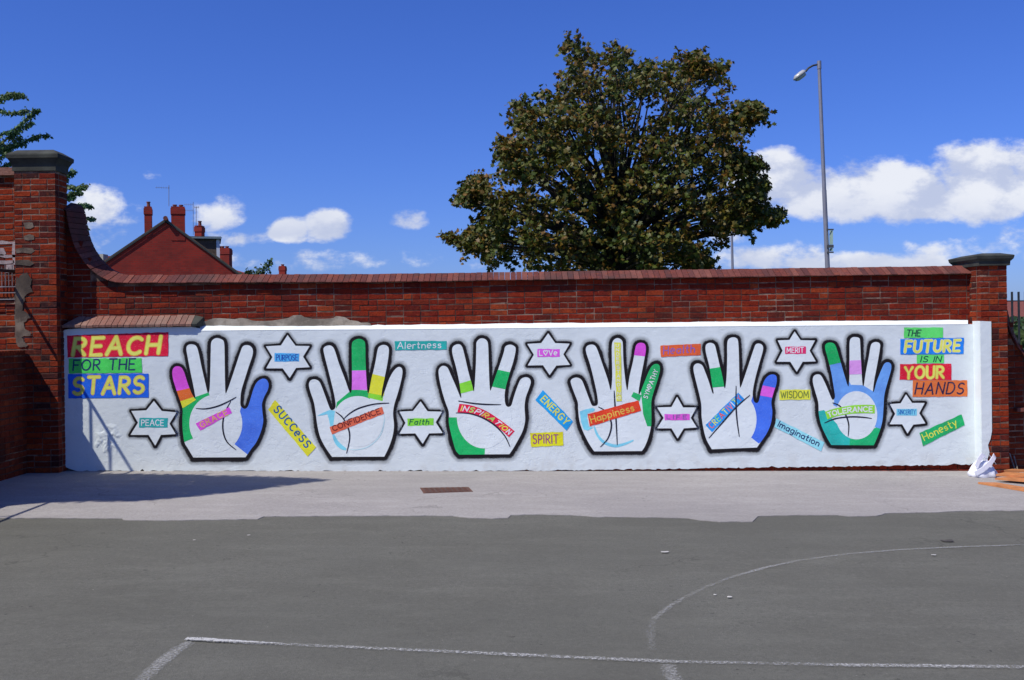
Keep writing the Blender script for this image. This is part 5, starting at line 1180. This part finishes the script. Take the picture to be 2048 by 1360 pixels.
# dormer
dx0, dx1 = W(385, 475, HD + 1.5), W(433, 475, HD + 1.5); y0, y1 = HD + 1.5, HD + 4.5
zt0 = W(400, 477, y0).z; zb0 = W(430, 520, y0).z
do = fixn(MB().box(W(390, 480, y0).x, W(444.5, 480, y0).x, y0, y1, zb0 - .6, zt0).build('dormer', M_tile, ho))
MB().box(W(386, 475, y0).x, W(454, 475, y0).x, y0 - .15, y1 + .1, zt0 + .003, zt0 + .16).build('flat_roof', M_fascia, do)
MB().box(W(386, 475, y0).x, W(455, 475, y0).x, y0 - .16, y0 - .152, zt0 + .04, zt0 + .14).build('fascia', plain('grey_blue_fascia', (.20, .26, .28), .6), do)
MB().box(W(444.6, 480, y0).x, W(451, 480, y0).x, y0 - .02, y0 + .12, zb0 - .6, zt0).build('window_frame', M_wht, do)
MB().box(W(444.7, 480, y0).x, W(450.0, 480, y0).x, y0 + .125, y1 - .1, zb0 - .3, zt0 - .15).build('pane', M_glass, do)
def aerial(bx, bt, bb, arms, d, parent):
    mb = MB().tube([W(bx, bb, d), W(bx, bt, d)], .018, 5)
    for (x0, x1, y, els) in arms:
        mb.tube([W(x0, y, d), W(x1, y, d)], .013, 4)
        for i in range(els): x = x0 + (x1 - x0) * (i + .5) / els; mb.tube([W(x, y - 2.4, d), W(x, y + 2.4, d)], .007, 4)
    mb.build('tv_aerial', M_pole, parent)
aerial(340.5, 370, 412, [(315, 342, 375.5, 6)], HD + .3, ho)
# second house behind, with four-pot chimney
HD2 = 62.0
ho.rotation_euler.z = math.radians(17)
h2 = thing('terraced_house', W(450, 700, HD2 + 3), 'further red brick house whose chimneys and aerials show behind the gable', 'house'); h2.location.z = -.7
fixn(MB().prism([hx(380, 700, HD2), hx(380, 520, HD2), hx(450, 540, HD2), hx(480, 560, HD2), hx(480, 700, HD2)], HD2 + 4.5, HD2 + 9).build('gable_wall', M_hb, h2))
chimney(432, 459, 496, 560, HD2 + 4, [(436, 491.5), (442, 491.5), (451, 491.5)], h2, .12); chimney(389, 403.5, 451, 500, HD2 + 6, [(396.5, 441)], h2, .12)
aerial(386.5, 404, 470, [(368, 386, 409, 5), (388, 398, 415, 3), (370, 386, 421, 4)], HD2 + 5.5, h2); aerial(392.5, 414, 452, [(388, 399, 414, 3)], HD2 + 5.7, h2)
h3 = thing('distant_house', W(562, 700, 90), 'distant roof with one small chimney just above the wall coping', 'house'); h3.location.z = -.7
chimney(557.5, 570, 532, 560, 90, [(563.5, 528)], h3, .14); fixn(MB().prism([hx(480, 590, 92), hx(563, 552, 92), hx(650, 590, 92), hx(650, 700, 92), hx(480, 700, 92)], 90.8, 98).build('wall', M_hb, h3))
h4 = thing('far_gable', W(203, 700, 66), 'sliver of pale rendered chimney and tiled roof left of the brick gable', 'house'); h4.location.z = -.7
a, b = W(198, 508, 66), W(207, 560, 66); MB().box(a.x, b.x, 66, 66.8, b.z - 4, a.z).build('chimney', plain('pale_render', (.42, .40, .33), .9), h4)
fixn(MB().prism([hx(208, 512, 67), hx(222, 512, 67), hx(240, 530, 67), hx(240, 700, 67), hx(150, 700, 67), hx(150, 560, 67)], 67, 74).build('wall', M_hb, h4))

# ------------------------------------------------------------------ beyond the gap at the right
fe = thing('iron_fence', (W(2035, 700, 17).x, 17, -.7), 'black iron bar fence seen through the gap at the right edge', 'fence'); FD = 17.0
for i in range(12):
    px = 2024 + 13.3 * i - 26.6; MB().box(W(px - 1.7, 600, FD).x, W(px + 1.7, 600, FD).x, FD - .012, FD + .012, -.7, W(px, 583.5, FD).z).build('bar', M_iron, fe)
zr = W(2035, 602, FD).z; MB().box(W(1990, 602, FD).x, W(2240, 602, FD).x, FD + .014, FD + .03, zr - .008, zr + .012).build('rail', M_iron, fe)
MB().box(W(1990, 602, FD).x, W(2240, 602, FD).x, FD + .014, FD + .03, -.4, -.36).build('rail', M_iron, fe)
hg = thing('far_hedge', (26, 45, -.75), 'band of green hedge beyond the iron fence at the right edge', 'hedge'); r = np.random.RandomState(12)
Cn = np.stack([r.uniform(18, 40, 6000), r.uniform(44, 47, 6000), r.uniform(-.7, 2.0, 6000) + 0], 1); Cn[:, 2] += np.sin(Cn[:, 0] * 1.7) * .12
leaves('foliage', Cn, .28, M_green, hg, SLEAF, SLEAFF, seed=9)
MB().box(18, 40, 45.2, 46.2, -.74, 1.6).build('hedge_core', M_grass, hg)
rf = thing('distant_terrace', (70, 110, -.75), 'low red tiled roofs far beyond the iron fence', 'building')
MB().box(40, 90, 108, 116, -.74, 2.2).build('wall', M_hb, rf); fixn(mesh_obj('roof', [(39.5, 107.6, 2.2), (90.5, 107.6, 2.2), (90.5, 112, 4.0), (39.5, 112, 4.0), (90.5, 116.4, 2.2), (39.5, 116.4, 2.2)], [(0, 1, 2, 3), (3, 2, 4, 5), (0, 3, 5), (1, 4, 2), (0, 5, 4, 1)], M_pot, rf))
